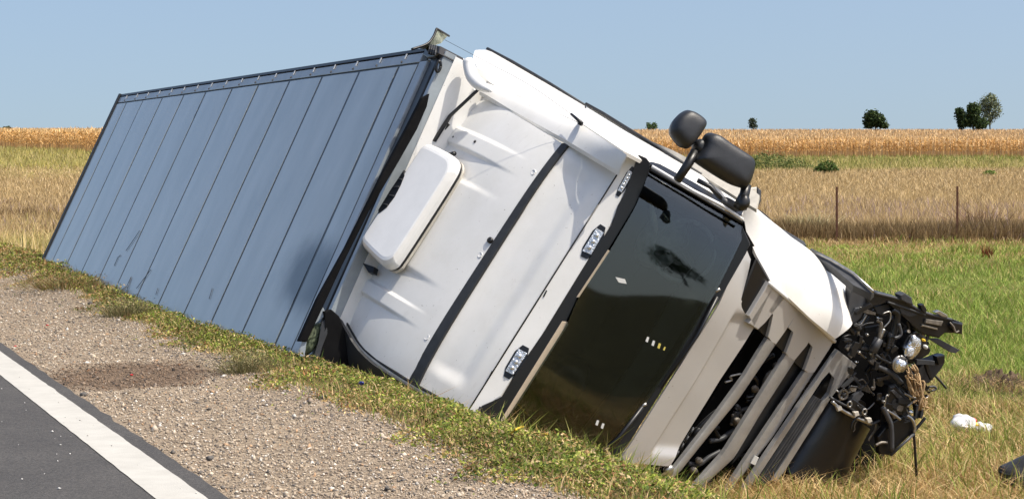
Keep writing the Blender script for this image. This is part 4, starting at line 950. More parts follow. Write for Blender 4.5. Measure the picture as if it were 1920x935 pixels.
# ------------------------------------------------------------------ vegetation builders
def blades(name, P, H, W, lean, colr, segs=2, curve=0.5, m=None):
    """P (N,3) roots, H heights, W widths, lean (N,2) sideways tip offset, colr (N,3)"""
    N = len(P)
    ang = rng.uniform(0, 2 * np.pi, N); side = np.stack([np.cos(ang), np.sin(ang), np.zeros(N)], 1)
    L = np.concatenate([lean, np.zeros((N, 1))], 1)
    ts = [0, 0.55, 1.0] if segs == 2 else [0, 1.0]
    vs = []; cs = []
    for t in ts:
        c = P + L * (t ** 1.7) ; c[:, 2] += H * t * (1 - 0.12 * t)
        if t < 1:
            w = (W * (1 - 0.35 * t))[:, None] * 0.5; vs += [c - side * w, c + side * w]
        else: vs += [c]
    k = len(vs)
    V = np.stack(vs, 1).reshape(-1, 3)
    base = np.arange(N)[:, None] * k
    if segs == 2: tri = np.array([[0, 1, 3], [0, 3, 2], [2, 3, 4]])
    else: tri = np.array([[0, 1, 2]])
    T = (base[:, None, :] + tri[None]).reshape(-1, 3)
    me = raw_mesh(name, V, T)
    set_col(me, np.repeat(colr, k, 0))
    return link(name, me, m or M['veg'])
def raw_mesh(name, V, T):
    me = bpy.data.meshes.new(name); n = T.shape[1]
    me.vertices.add(len(V)); me.vertices.foreach_set('co', np.asarray(V, np.float32).ravel())
    me.loops.add(len(T) * n); me.loops.foreach_set('vertex_index', T.astype(np.int32).ravel())
    me.polygons.add(len(T)); me.polygons.foreach_set('loop_start', np.arange(0, len(T) * n, n, dtype=np.int32))
    me.update(calc_edges=True); return me
def leaves(name, P, size, colr, m=None, flat=0.6):
    N = len(P)
    nrm = rng.normal(size=(N, 3)); nrm[:, 2] = np.abs(nrm[:, 2]) + flat; nrm /= np.linalg.norm(nrm, axis=1)[:, None]
    a = rng.normal(size=(N, 3)); a -= nrm * (a * nrm).sum(1)[:, None]; a /= np.linalg.norm(a, axis=1)[:, None]
    b = np.cross(nrm, a); s = size[:, None]
    V = np.stack([P - a * s, P + b * s * 0.45, P + a * s, P - b * s * 0.45], 1).reshape(-1, 3)
    me = raw_mesh(name, V, np.arange(N * 4).reshape(N, 4)); set_col(me, np.repeat(colr, 4, 0))
    return link(name, me, m or M['veg'])
def pick(cols, N, w=None, var=0.18):
    c = np.array(cols)[rng.choice(len(cols), N, p=w)]
    return np.clip(c * (1 + var * rng.normal(size=(N, 1))), 0.005, 1)
def wedge(N, d0, d1, pw=1.0, pad=1.18):
    """random ground spots between two distances in the part of the place the photograph could see"""
    u = rng.uniform(size=N)
    D = (d0 ** (1 - pw) + u * (d1 ** (1 - pw) - d0 ** (1 - pw))) ** (1 / (1 - pw)) if pw != 1 else d0 * (d1 / d0) ** u
    X = rng.uniform(-0.24 * pad * D - 1.5, 0.24 * pad * D + 2.5)
    return X, D
def patch(X, Y, s, seed=0.0): # smooth 2-D pattern, -1..1
    return np.sin(X * s + 1.3 * np.sin(Y * s * 0.7 + seed) + seed) * np.sin(Y * s * 0.8 + 1.1 * np.sin(X * s * 0.6 + 2 * seed)) 

DRY = [(0.52, 0.37, 0.17), (0.44, 0.29, 0.12), (0.60, 0.45, 0.24), (0.34, 0.21, 0.09)]
GRN = [(0.16, 0.24, 0.04), (0.24, 0.30, 0.06), (0.10, 0.17, 0.03), (0.34, 0.34, 0.09)]

# -- ground cover on the embankment crest (low, leafy, some of it red)
def verge():
    N = 190000
    a = 7 * (60 / 7.0) ** rng.uniform(size=N)
    e = 1.45 + 0.14 * np.sin(a * 1.7) + 0.10 * np.sin(a * 4.3 + 1) + 0.06 * np.sin(a * 9)
    e = e - 0.35 * sst(24, 28, a)
    t = e + np.abs(rng.normal(0.0, 1.0, N)) * 0.02 + rng.uniform(size=N) ** 0.8 * 1.35
    t -= rng.exponential(0.10, N) * (rng.uniform(size=N) < 0.18)
    X = (t + T0) * NR[0] - a * NR[1]; Y = (t + T0) * NR[1] + a * NR[0]
    k = (Y > 5) & (np.abs(X / Y) < 0.285)
    k &= ~((patch(X, Y, 2.7, 0.6) + 0.5 * patch(X, Y, 7.0, 2.2) > 0.55) & (rng.uniform(size=N) < 0.8))
    X, Y, t, e = X[k], Y[k], t[k], e[k]; N = len(X)
    clump = 0.5 + 0.5 * patch(X, Y, 5.0, 1.0) * 0.6 + 0.3 * patch(X, Y, 13.0, 2.0)
    clump = clump + 0.9 * np.clip(patch(X, Y, 8.0, 3.3) - 0.45, 0, 1)
    h = rng.uniform(size=N) * (0.02 + 0.075 * np.clip(clump, 0, 1.2)) * sst(-0.1, 0.5, t - e + 0.1) + 0.008
    Z = terrain(X, Y) + h
    red = np.clip(patch(X, Y, 3.1, 4.0) * 0.5 + 0.1, 0, 1) * 0.5 + 0.10 * sst(0.5, 0.1, t - e) + 0.35 * sst(22, 27, Y)
    dry = 0.2 + 0.3 * sst(0.3, 0.0, t - e)
    c = pick([(0.22, 0.27, 0.035), (0.30, 0.34, 0.055), (0.13, 0.19, 0.025), (0.08, 0.12, 0.02), (0.38, 0.38, 0.09)], N)
    r = rng.uniform(size=N); kr = r < red * 0.55; c[kr] = pick([(0.34, 0.17, 0.07), (0.28, 0.12, 0.05), (0.42, 0.22, 0.10)], kr.sum())
    kd = (r > 1 - dry); c[kd] = pick(DRY[:3], kd.sum())
    c *= np.clip(0.85 + 0.35 * patch(X, Y, 10.0, 5.1) + 0.2 * patch(X, Y, 4.0, 1.1), 0.4, 1.2)[:, None]
    stuff(leaves('verge_ground_cover', np.stack([X, Y, Z], 1), rng.uniform(0.007, 0.017, N) * (1 + 0.02 * np.maximum(0, Y - 12)), c))
    # thin stalks among the leaves
    N = 40000
    a = 7 * (50 / 7.0) ** rng.uniform(size=N); t = 1.50 + rng.uniform(size=N) * 1.4
    X = (t + T0) * NR[0] - a * NR[1]; Y = (t + T0) * NR[1] + a * NR[0]; k = (np.abs(X / Y) < 0.285); X, Y = X[k], Y[k]; N = len(X)
    c = pick(GRN + DRY, N)
    stuff(blades('verge_grass', np.stack([X, Y, terrain(X, Y) - 0.01], 1), rng.uniform(0.02, 0.11, N) * (1 + 0.6 * (rng.uniform(size=N) < 0.08)), rng.uniform(0.003, 0.007, N), rng.normal(0, 0.04, (N, 2)), c))
verge()

# -- gravel stones
def gravel():
    N = 62000
    a = 6.5 * (48 / 6.5) ** rng.uniform(size=N); t = 0.11 + rng.uniform(size=N) * 1.5
    X = (t + T0) * NR[0] - a * NR[1]; Y = (t + T0) * NR[1] + a * NR[0]; k = (np.abs(X / Y) < 0.29); X, Y, t = X[k], Y[k], t[k]; N = len(X)
    s = np.exp(rng.normal(math.log(0.0050), 0.42, N)) * (1 + 0.015 * np.maximum(0, Y - 10))
    c = pick([(0.41, 0.335, 0.25), (0.35, 0.28, 0.205), (0.49, 0.415, 0.325), (0.27, 0.215, 0.165), (0.13, 0.115, 0.10), (0.42, 0.27, 0.16), (0.62, 0.57, 0.50)], N, [0.25, 0.20, 0.18, 0.12, 0.14, 0.05, 0.06])
    dk = rng.uniform(size=N) < 0.35 * sst(0.8, 1.45, t) * np.clip(0.5 + patch(X, Y, 2.2, 0.7), 0, 1); c[dk] = pick([(0.13, 0.115, 0.10), (0.20, 0.17, 0.15), (0.09, 0.085, 0.08)], dk.sum())
    dx = X - PATCH.x; dy = Y - PATCH.y
    inp = (((dx + 0.12 * dy) / 0.62) ** 2 + (dy / 1.0) ** 2) < 1 - 0.35 * patch(X, Y, 6, 1)
    c[inp] *= np.array([0.50, 0.43, 0.38])
    oc = np.array([[1, 0, 0], [-1, 0, 0], [0, 1, 0], [0, -1, 0], [0, 0, 1], [0, 0, -1]], float)
    V = oc[None] * (1 + 0.35 * rng.normal(size=(N, 6, 1))) * s[:, None, None] * rng.uniform(0.6, 1.3, (N, 1, 3))
    V[:, :, 2] *= 0.7
    an = rng.uniform(0, 2 * np.pi, N); ca, sa = np.cos(an)[:, None], np.sin(an)[:, None]
    V = np.stack([V[..., 0] * ca - V[..., 1] * sa, V[..., 0] * sa + V[..., 1] * ca + 0.3 * V[..., 2], V[..., 2] + 0.25 * V[..., 0]], -1)
    V += np.stack([X, Y, terrain(X, Y) + 0.008 + s * 0.3], 1)[:, None]
    tri = np.array([[0, 2, 4], [2, 1, 4], [1, 3, 4], [3, 0, 4], [2, 0, 5], [1, 2, 5], [3, 1, 5], [0, 3, 5]])
    T = (np.arange(N)[:, None, None] * 6 + tri[None]).reshape(-1, 3)
    me = raw_mesh('gravel_stones', V.reshape(-1, 3), T); set_col(me, np.repeat(c, 6, 0)); stuff(link('gravel_stones', me, M['stone']))
    # white chips and grit scattered on the asphalt
    N = 260; a = rng.uniform(8, 20, N); t = -rng.uniform(0.0, 2.6, N); X = (t + T0) * NR[0] - a * NR[1]; Y = (t + T0) * NR[1] + a * NR[0]
    s = np.exp(rng.normal(math.log(0.0046), 0.45, N)); V = oc[None] * s[:, None, None] * rng.uniform(0.6, 1.3, (N, 6, 1)); V[:, :, 2] *= 0.6
    V += np.stack([X, Y, 0.017 + s * 0.2], 1)[:, None]; T = (np.arange(N)[:, None, None] * 6 + tri[None]).reshape(-1, 3)
    me = raw_mesh('road_grit', V.reshape(-1, 3), T); set_col(me, np.repeat(pick([(0.7, 0.68, 0.64), (0.4, 0.38, 0.35), (0.12, 0.12, 0.12)], N, [0.6, 0.25, 0.15]), 6, 0)); stuff(link('road_grit', me, M['stone']))
gravel()

def in_view_right(X, Y): return road_t(X, Y) > 2.3
# -- ditch grass close by (right foreground), dry with green tufts
def ditch():
    N = 130000; X, Y = wedge(N, 9.5, 24, 1.0); k = road_t(X, Y) > 2.5; X, Y = X[k], Y[k]; N = len(X)
    g = patch(X, Y, 0.9, 3.0) * 0.6 + patch(X, Y, 2.3, 1.0) * 0.4 - 0.25 + 0.9 * sst(18.5, 23, Y) + 0.75 * sst(4.3, 2.6, road_t(X, Y))
    isg = rng.uniform(size=N) < np.clip(0.22 + 0.5 * g, 0.06, 0.92)
    c = pick(DRY, N, [0.35, 0.3, 0.2, 0.15]); c[isg] = pick([(0.22, 0.28, 0.05), (0.34, 0.37, 0.08), (0.14, 0.20, 0.03), (0.42, 0.40, 0.13)], isg.sum())
    H = np.where(isg, rng.uniform(0.10, 0.36, N), rng.uniform(0.06, 0.26, N)) * (0.75 + 0.35 * patch(X, Y, 1.7, 5.0)) * (1 + 0.3 * isg * sst(14, 11, Y))
    ln = rng.normal(0, 0.11, (N, 2)) * (1 + (~isg)[:, None] * 0.8)
    stuff(blades('ditch_grass', np.stack([X, Y, terrain(X, Y) - 0.01], 1), H, rng.uniform(0.005, 0.011, N), ln, c))
ditch()
# -- green meadow between the ditch and the fence
def meadow():
    N = 240000; X, Y = wedge(N, 21, 51, 1.0); k = road_t(X, Y) > 2.6; X, Y = X[k], Y[k]; N = len(X)
    g = 0.88 + 0.25 * patch(X, Y, 0.55, 2.0) + 0.2 * patch(X, Y, 1.6, 6.0) - 0.5 * sst(46, 50, Y) - 0.45 * sst(26, 22, Y) - 0.9 * sst(2, -2, X)
    isg = rng.uniform(size=N) < np.clip(g, 0.04, 0.95)
    c = pick(DRY, N); c[isg] = pick([(0.20, 0.29, 0.045), (0.27, 0.35, 0.065), (0.12, 0.19, 0.028), (0.37, 0.39, 0.10), (0.44, 0.41, 0.15)], isg.sum(), [0.28, 0.27, 0.17, 0.16, 0.12])
    H = rng.uniform(0.06, 0.20, N) * (1 + 0.4 * patch(X, Y, 0.8, 1.0))
    stuff(blades('meadow_grass', np.stack([X, Y, terrain(X, Y) - 0.02], 1), H, rng.uniform(0.007, 0.014, N) * Y / 32, rng.normal(0, 0.09, (N, 2)), c))
meadow()
# -- tall dry grass along the fence and the hay field beyond
def hay():
    N = 200000; X, Y = wedge(N, 50.3, 170, 1.1); e = corn_edge(X)
    k = (Y < e - 95 + 25 * sst(0, -20, X)) & (road_t(X, Y) > 3); X, Y = X[k], Y[k]; N = len(X)
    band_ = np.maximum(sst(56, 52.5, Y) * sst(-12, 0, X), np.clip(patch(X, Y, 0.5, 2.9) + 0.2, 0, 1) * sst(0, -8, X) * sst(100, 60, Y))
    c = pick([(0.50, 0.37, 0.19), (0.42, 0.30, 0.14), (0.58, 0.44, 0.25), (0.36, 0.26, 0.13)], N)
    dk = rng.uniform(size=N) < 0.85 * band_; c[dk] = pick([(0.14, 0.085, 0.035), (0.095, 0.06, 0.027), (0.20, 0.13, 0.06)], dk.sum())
    lt = (~dk) & (rng.uniform(size=N) < 0.5); c[lt] *= 1.12
    pu = (rng.uniform(size=N) < 0.22 * np.clip(patch(X, Y, 0.35, 1.7) + 0.2, 0, 1)) & (Y < 85); c[pu] = pick([(0.30, 0.22, 0.26), (0.36, 0.27, 0.30)], pu.sum())
    H = rng.uniform(0.30, 0.68, N) * (0.85 + 0.15 * patch(X, Y, 0.6, 2.0)) * (1 - 0.35 * sst(60, 90, Y))
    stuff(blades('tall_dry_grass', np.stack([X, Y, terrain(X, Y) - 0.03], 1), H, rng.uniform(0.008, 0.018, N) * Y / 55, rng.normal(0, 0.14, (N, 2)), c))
    n = 36000; x = rng.uniform(1, 16, n); y = rng.uniform(50.3, 53.5, n) + 0.4 * np.sin(x * 1.1)
    stuff(blades('fence_row_grass', np.stack([x, y, terrain(x, y) - 0.03], 1), rng.uniform(0.15, 0.70, n) * (0.85 + 0.15 * patch(x, y, 1.1, 0.4)), rng.uniform(0.007, 0.016, n), rng.normal(0, 0.11, (n, 2)), pick([(0.17, 0.105, 0.045), (0.12, 0.075, 0.032), (0.24, 0.16, 0.07), (0.34, 0.25, 0.12)], n)))
    # left foreground field: yellow stalks behind the trailer
    N = 60000; X, Y = wedge(N, 26, 60, 1.0); k = (X < -4) & (road_t(X, Y) > 2.2); X, Y = X[k], Y[k]; N = len(X)
    c = pick([(0.58, 0.44, 0.18), (0.50, 0.36, 0.14), (0.40, 0.36, 0.12), (0.64, 0.50, 0.26)], N)
    H = rng.uniform(0.2, 0.6, N) * (0.9 + 0.35 * patch(X, Y, 0.7, 3.0))
    stuff(blades('yellow_grass', np.stack([X, Y, terrain(X, Y) - 0.03], 1), H, rng.uniform(0.010, 0.02, N) * Y / 36, rng.normal(0, 0.12, (N, 2)), c))
hay()
# -- green and olive margin in front of the maize
def margin():
    N = 60000; X, Y = wedge(N, 120, 290, 1.0); e = corn_edge(X); k = (Y > e - 100 + 20 * sst(0, -20, X)) & (Y < e - 0.5); X, Y = X[k], Y[k]; N = len(X); e = corn_edge(X)
    g = 0.5 + 0.5 * patch(X, Y, 0.06, 2.0) + 0.3 * sst(12, 0, e - Y) - 0.2 * sst(0, -20, X)
    c = pick([(0.46, 0.37, 0.17), (0.38, 0.33, 0.12), (0.34, 0.31, 0.10)], N)
    isg = rng.uniform(size=N) < np.clip(g * 0.6, 0, 0.8); c[isg] = pick([(0.20, 0.23, 0.05), (0.27, 0.28, 0.07), (0.14, 0.18, 0.04)], isg.sum())
    c[isg & (X < -20)] = pick([(0.44, 0.35, 0.10), (0.38, 0.32, 0.09), (0.30, 0.28, 0.08)], (isg & (X < -20)).sum())
    H = rng.uniform(0.25, 0.7, N)
    stuff(blades('field_margin_grass', np.stack([X, Y, terrain(X, Y) - 0.05], 1), H, rng.uniform(0.05, 0.12, N) * Y / 200, rng.normal(0, 0.16, (N, 2)), c, segs=1))
margin()
# -- maize
def corn():
    rows = []
    for r in range(9):
        x = np.arange(-95, 85, 0.30); x = np.round(x / 0.70) * 0.74 + (0.04 * r if r < 5 else 0.25 * (r % 3)) + rng.normal(0, 0.055, len(x)); y = corn_edge(x) + r * 0.78 + rng.normal(0, 0.10, len(x)); rows.append(np.stack([x, y], 1))
    P = np.concatenate(rows); P = P[(np.abs(P[:, 0] / P[:, 1]) < 0.29)]
    N = len(P); Z = terrain(P[:, 0], P[:, 1]); hh = rng.normal(2.25, 0.12, N)
    VP = []; VH = []; VW = []; VL = []; VC = []
    b3 = np.stack([P[:, 0], P[:, 1], Z], 1)
    def add(off_z, h, w, lean, cols):
        p = b3.copy(); p[:, 2] += off_z; VP.append(p); VH.append(h); VW.append(w); VL.append(lean); VC.append(pick(cols, N, None, 0.15))
    STK = [(0.50, 0.32, 0.13), (0.42, 0.25, 0.10), (0.60, 0.41, 0.19)]
    add(0, hh, np.full(N, 0.05), rng.normal(0, 0.08, (N, 2)), STK)
    for k in range(8):
        zz = hh * (0.30 + 0.08 * k); L = rng.normal(0, 1, (N, 2)); L /= np.linalg.norm(L, axis=1)[:, None]; L *= rng.uniform(0.12, 0.36, (N, 1))
        add(zz, rng.uniform(-0.15, 0.35, N), np.full(N, 0.12), L, [(0.74, 0.45, 0.17), (0.62, 0.35, 0.11), (0.80, 0.53, 0.24), (0.46, 0.25, 0.08)])
    add(hh * 0.95, np.full(N, 0.35), np.full(N, 0.10), rng.normal(0, 0.10, (N, 2)), [(0.80, 0.55, 0.27), (0.72, 0.46, 0.20)])
    stuff(blades('corn_field', np.concatenate(VP), np.concatenate(VH), np.concatenate(VW), np.concatenate(VL), np.concatenate(VC), segs=2))
    # canopy receding to the ridge
    N = 90000; X, Y = wedge(N, 205, 640, 1.0, 1.2); e = corn_edge(X); k = Y > e + 4; X, Y = X[k], Y[k]; N = len(X)
    c = pick([(0.80, 0.54, 0.28), (0.72, 0.46, 0.21), (0.84, 0.62, 0.36), (0.62, 0.38, 0.16)], N, None, 0.12)
    stuff(blades('corn_canopy', np.stack([X, Y, terrain(X, Y) + 1.2], 1), rng.uniform(0.8, 1.25, N), rng.uniform(0.12, 0.3, N) * Y / 300, rng.normal(0, 0.2, (N, 2)), c, segs=1))
corn()

# ------------------------------------------------------------------ trees and shrubs on the skyline
def crown_leaves(lobes, n, size, cols, thin=0.0):
    P = []
    tot = sum(r[3] * r[4] for r in lobes)
    for (cx, cy, cz, rx, rz) in lobes:
        k = int(n * rx * rz / tot); v = rng.normal(size=(k, 3)); v /= np.linalg.norm(v, axis=1)[:, None]
        rad = rng.uniform(0.35, 1.0, (k, 1)) ** 0.5 * (1 + 0.18 * rng.normal(size=(k, 1)))
        P.append(np.array([cx, cy, cz]) + v * rad * np.array([rx, rx, rz]))
    P = np.concatenate(P)
    return P, rng.uniform(0.6, 1.3, len(P)) * size, pick(cols, len(P), None, 0.25)
def tree(name, label, cat, px, D, base_py, lobes, n, size, cols, trunk_r, th, group):
    gx = at(px, 241, D); zb = gz(gx.x, gx.y)
    r = root(name, label, cat, (gx.x, gx.y, zb), group)
    zpx = lambda y: CAM_H - (y - HY) / F_PX * D
    LB = [((x - px) / F_PX * D, random.uniform(-0.5, 0.5), zpx(y) - zb, rx / F_PX * D, rz / F_PX * D) for (x, y, rx, rz) in lobes]
    P, s, c = crown_leaves(LB, n, size, cols)
    cr = leaves('crown', P, s, c, flat=0.1); cr.parent = r
    bm = bmesh.new(); top = max(l[2] for l in LB)
    tube_bm(bm, [ORG, ORG + Vector((0.05, 0, top * 0.45)), ORG + Vector((-0.1, 0, top * 0.95))], [trunk_r, trunk_r * 0.7, trunk_r * 0.2], 8)
    for l in LB: tube_bm(bm, [ORG + Vector((0, 0, l[2] * 0.45)), ORG + Vector((l[0] * 0.6, l[1] * 0.5, l[2] * 0.75)), ORG + Vector((l[0], l[1], l[2]))], [trunk_r * 0.5, trunk_r * 0.35, trunk_r * 0.12], 6)
    from_bm('trunk', bm, M['bark'], r, smooth=True)
    return r
DK = [(0.035, 0.06, 0.018), (0.05, 0.085, 0.025), (0.025, 0.045, 0.015), (0.07, 0.10, 0.03)]
PALE = [(0.17, 0.20, 0.11), (0.13, 0.16, 0.08), (0.22, 0.24, 0.14)]
grp = 'trees along the skyline beyond the corn'
tree('broadleaf_tree', 'dense dark green tree standing alone on the skyline between the fence posts', 'tree', 1641, 560, 241, [(1634, 220, 14, 13), (1646, 226, 14, 12), (1630, 232, 10, 9), (1656, 235, 10, 6), (1640, 216, 10, 8)], 2600, 0.46, DK, 0.22, 5, grp)
tree('broadleaf_tree', 'dark green lumpy tree on the skyline, leaning against a taller pale tree', 'tree', 1825, 560, 241, [(1826, 214, 13, 19), (1836, 232, 14, 10), (1816, 226, 9, 12), (1822, 203, 8, 9)], 2600, 0.46, DK, 0.22, 5, grp)
tree('broadleaf_tree', 'small narrow dark tree left of the lumpy tree pair on the skyline', 'tree', 1802, 565, 241, [(1800, 214, 9, 10), (1803, 230, 8, 12), (1796, 208, 5, 5)], 1300, 0.42, DK, 0.15, 4, grp)
tree('poplar_tree', 'tallest skyline tree with a pale thin grey-green crown, furthest right', 'tree', 1856, 575, 241, [(1856, 192, 16, 15), (1864, 206, 14, 16), (1846, 200, 12, 15), (1852, 222, 12, 12), (1858, 184, 11, 7)], 2400, 0.34, PALE, 0.2, 7, grp)
tree('broadleaf_tree', 'tiny round grey-green tree on the skyline just right of the cab mirrors', 'tree', 1411, 600, 241, [(1411, 230, 8, 7), (1412, 237, 9, 5), (1410, 225, 5, 4)], 500, 0.34, [(0.06, 0.085, 0.05), (0.08, 0.10, 0.06)], 0.15, 3, grp)
tree('hedge_bush', 'low bush on the skyline left of the cab mirrors', 'bush', 1222, 600, 241, [(1217, 236, 5, 6), (1227, 235, 5, 6), (1222, 239, 10, 4)], 350, 0.34, [(0.06, 0.10, 0.03), (0.09, 0.13, 0.04)], 0.1, 3, grp)
tree('hedge_bush', 'tiny far bush on the skyline at the left edge beyond the trailer', 'bush', 12, 620, 241, [(8, 241, 9, 3), (16, 240, 6, 3.5)], 200, 0.34, [(0.06, 0.085, 0.04), (0.08, 0.10, 0.05)], 0.1, 2, grp)
for (X, Y, lab) in ((95, -125, 'roadside tree behind the photographer, mirrored in the windscreen centre'), (112, -128, 'second roadside tree behind the photographer, mirrored beside the first'), (70, -150, 'third roadside tree farther behind the photographer')):
    zb = gz(X, Y); r = root('roadside_tree', lab, 'tree', (X, Y, zb), 'trees behind the photographer')
    P, s_, c = crown_leaves([(0, 0, 4.2, 2.6, 2.2), (1.6, 0.5, 3.2, 1.8, 1.6), (-1.7, 0, 3.4, 1.7, 1.7), (0.3, 0, 6.0, 1.6, 1.4)], 1400, 0.28, DK); cr = leaves('crown', P, s_, c, flat=0.1); cr.parent = r
    bm = bmesh.new(); tube_bm(bm, [ORG, ORG + Vector((0.1, 0, 2.5)), ORG + Vector((0, 0, 5.5))], [0.25, 0.18, 0.05], 8); from_bm('trunk', bm, M['bark'], r, smooth=True)
def shrub(name, label, cat, px, D, py0, lobes, n, size, cols, group=None):
    g0 = at(px, py0, D); zb = gz(g0.x, g0.y); r = root(name, label, cat, (g0.x, g0.y, zb), group)
    zc = CAM_H - (py0 - HY) / F_PX * D
    LB = [((x - px) / F_PX * D, 0, (py0 - y) / F_PX * D + zc - zb, rx / F_PX * D, rz / F_PX * D) for (x, y, rx, rz) in lobes]
    P, s, c = crown_leaves(LB, n, size, cols); lf = leaves('foliage', P, s, c, flat=0.2); lf.parent = r
    bm = bmesh.new()
    for l in LB: tube_bm(bm, [ORG, ORG + Vector((l[0], l[1], max(0.05, l[2])))], [0.03, 0.012], 5)
    from_bm('stem', bm, M['bark'], r); return r
def find_D(px, py):   # distance at which the sight line meets the ground
    return (ground_at(px, py) - CAMP).y
shrub('green_shrub', 'round dark green shrub in the field margin right of the cab mirror', 'shrub', 1550, 150, 326, [(1550, 312, 18, 12), (1538, 318, 12, 8), (1562, 317, 10, 8)], 900, 0.10, [(0.07, 0.12, 0.025), (0.10, 0.16, 0.035), (0.05, 0.085, 0.02)])
shrub('green_shrub', 'small pale green shrub in the dry field margin near the right edge', 'shrub', 1856, 140, 332, [(1856, 325, 12, 6), (1850, 328, 10, 4)], 350, 0.09, [(0.14, 0.20, 0.04), (0.20, 0.25, 0.06)])
shrub('tall_weeds', 'tall dark green weeds at the foot of the corn beside the big mirror', 'weeds', 1445, 165, 326, [(1428, 304, 18, 20), (1455, 304, 24, 18), (1490, 309, 24, 14), (1415, 316, 12, 12), (1515, 316, 18, 9), (1470, 318, 40, 8)], 3000, 0.085, [(0.13, 0.17, 0.05), (0.18, 0.21, 0.07), (0.09, 0.13, 0.04)])

# ------------------------------------------------------------------ fence posts (thin rusty iron)
for (px, y0, y1, lab) in ((1569, 350, 440, 'thin rusty iron fence post, the one nearer the truck, with grass only around it'), (1795, 349, 440, 'thin rusty iron fence post farther from the truck with dark seed heads right beside it')):
    D = 50.4; b = at(px, y1, D); zb = gz(b.x, b.y); hgt = CAM_H - (y0 - HY) / F_PX * D - zb
    p = root('fence_post', lab, 'fence post', (b.x, b.y, zb), 'fence posts at the field edge')
    bm = bmesh.new()
    box_bm(bm, ORG + Vector((0, 0, hgt / 2)), (Vector((1, 0, 0)), Vector((0, 1, 0)), Vector((0, 0, 1))), (0.026, 0.006, hgt / 2)); box_bm(bm, ORG + Vector((0, 0.022, hgt / 2 - 0.004)), (Vector((1, 0, 0)), Vector((0, 1, 0)), Vector((0, 0, 1))), (0.006, 0.016, hgt / 2))
    from_bm('post_bar', bm, M['rust'], p)
    for k in range(4):
        bm = bmesh.new(); box_bm(bm, ORG + Vector((0, -0.012, hgt * (0.3 + 0.2 * k))), (Vector((1, 0, 0)), Vector((0, 1, 0)), Vector((0, 0, 1))), (0.012, 0.006, 0.015)); from_bm('wire_lug', bm, M['rust'], p)

# ------------------------------------------------------------------ weeds and litter
def weed(name, label, cat, px, py, n, h, spread, cols, w=0.006, group=None, lean=0.3):
    g0 = ground_at(px, py); r = root(name, label, cat, tuple(g0), group)
    P = np.zeros((n, 3)); P[:, :2] = rng.normal(0, spread, (n, 2)) ; H = rng.uniform(0.4, 1.0, n) * h
    b = blades('stems', P, H, np.full(n, w), rng.normal(0, lean * h, (n, 2)) + P[:, :2] * 0.8, pick(cols, n)); b.parent = r
    k = n * 2; q = P[rng.integers(0, n, k)].copy(); q[:, 2] = rng.uniform(0.3, 1.0, k) * h; q[:, :2] += rng.normal(0, spread * 0.6, (k, 2))
    lf = leaves('leaves', q, rng.uniform(0.006, 0.014, k), pick(cols, k)); lf.parent = r
    return r
OLV = [(0.22, 0.20, 0.09), (0.16, 0.16, 0.07), (0.30, 0.25, 0.13)]
weed('dry_weed', 'wispy olive-brown weed bush at the gravel edge in front of the cab rear corner', 'weed', 462, 700, 420, 0.17, 0.07, OLV, 0.004)
weed('dry_weed', 'bushy olive weed at the gravel edge below the middle of the trailer', 'weed', 232, 594, 420, 0.19, 0.10, OLV, 0.006)
weed('pale_weed', 'pale dried weed stalks standing against the trailer roof', 'weed', 368, 604, 60, 0.28, 0.05, [(0.55, 0.50, 0.35), (0.45, 0.42, 0.25), (0.5, 0.55, 0.4)], 0.005, None, 0.15)
weed('dry_weed', 'reddish dark weed mound at the rear corner of the trailer', 'weed', 120, 540, 500, 0.16, 0.25, [(0.20, 0.13, 0.06), (0.26, 0.17, 0.07), (0.18, 0.18, 0.06)], 0.008)
weed('grass_tuft', 'pale green and straw tuft of long grass behind the trailer tail', 'grass tuft', 50, 478, 900, 0.55, 0.35, [(0.42, 0.38, 0.13), (0.32, 0.34, 0.10), (0.55, 0.44, 0.2)], 0.012)
weed('seed_heads', 'dark brown seed head tuft right beside the farther fence post', 'weed', 1835, 436, 160, 0.95, 0.32, [(0.16, 0.09, 0.05), (0.22, 0.13, 0.07)], 0.02, None, 0.25)
weed('dock_weed', 'single rust-red dock weed in the green meadow near the right edge', 'weed', 1852, 484, 60, 0.42, 0.05, [(0.22, 0.07, 0.03), (0.16, 0.06, 0.03)], 0.02, None, 0.15)
weed('grass_tuft', 'light straw tuft of long grass beside the cab door step', 'grass tuft', 1520, 442, 260, 0.75, 0.22, [(0.55, 0.48, 0.28), (0.46, 0.42, 0.2)], 0.018, None, 0.45)
weed('dried_roots', 'tangle of straw and roots hanging below the broken headlamp', 'roots', 1722, 772, 260, 0.45, 0.07, [(0.50, 0.36, 0.19), (0.42, 0.29, 0.14), (0.34, 0.22, 0.1)], 0.008, None, 0.3)

rt_ = [o for o in bpy.data.objects if o.name.startswith('dried_roots')][0]; ORG = Vector(rt_.location)
rr = random.Random(3)
for i in range(16):
    x, y = 1704 + rr.uniform(-5, 10), 690 + rr.uniform(-8, 20); pts = []
    for k in range(5): pts.append((x + k * rr.uniform(3, 9) + rr.uniform(-4, 4), y + k * rr.uniform(10, 20)))
    TUBE('root_strand', bez([WP.hit(*p, 0.10 + rr.uniform(-0.05, 0.06)) for p in pts], 5), rr.choice([0.004, 0.006, 0.009]), M['straw'], rt_, 5)
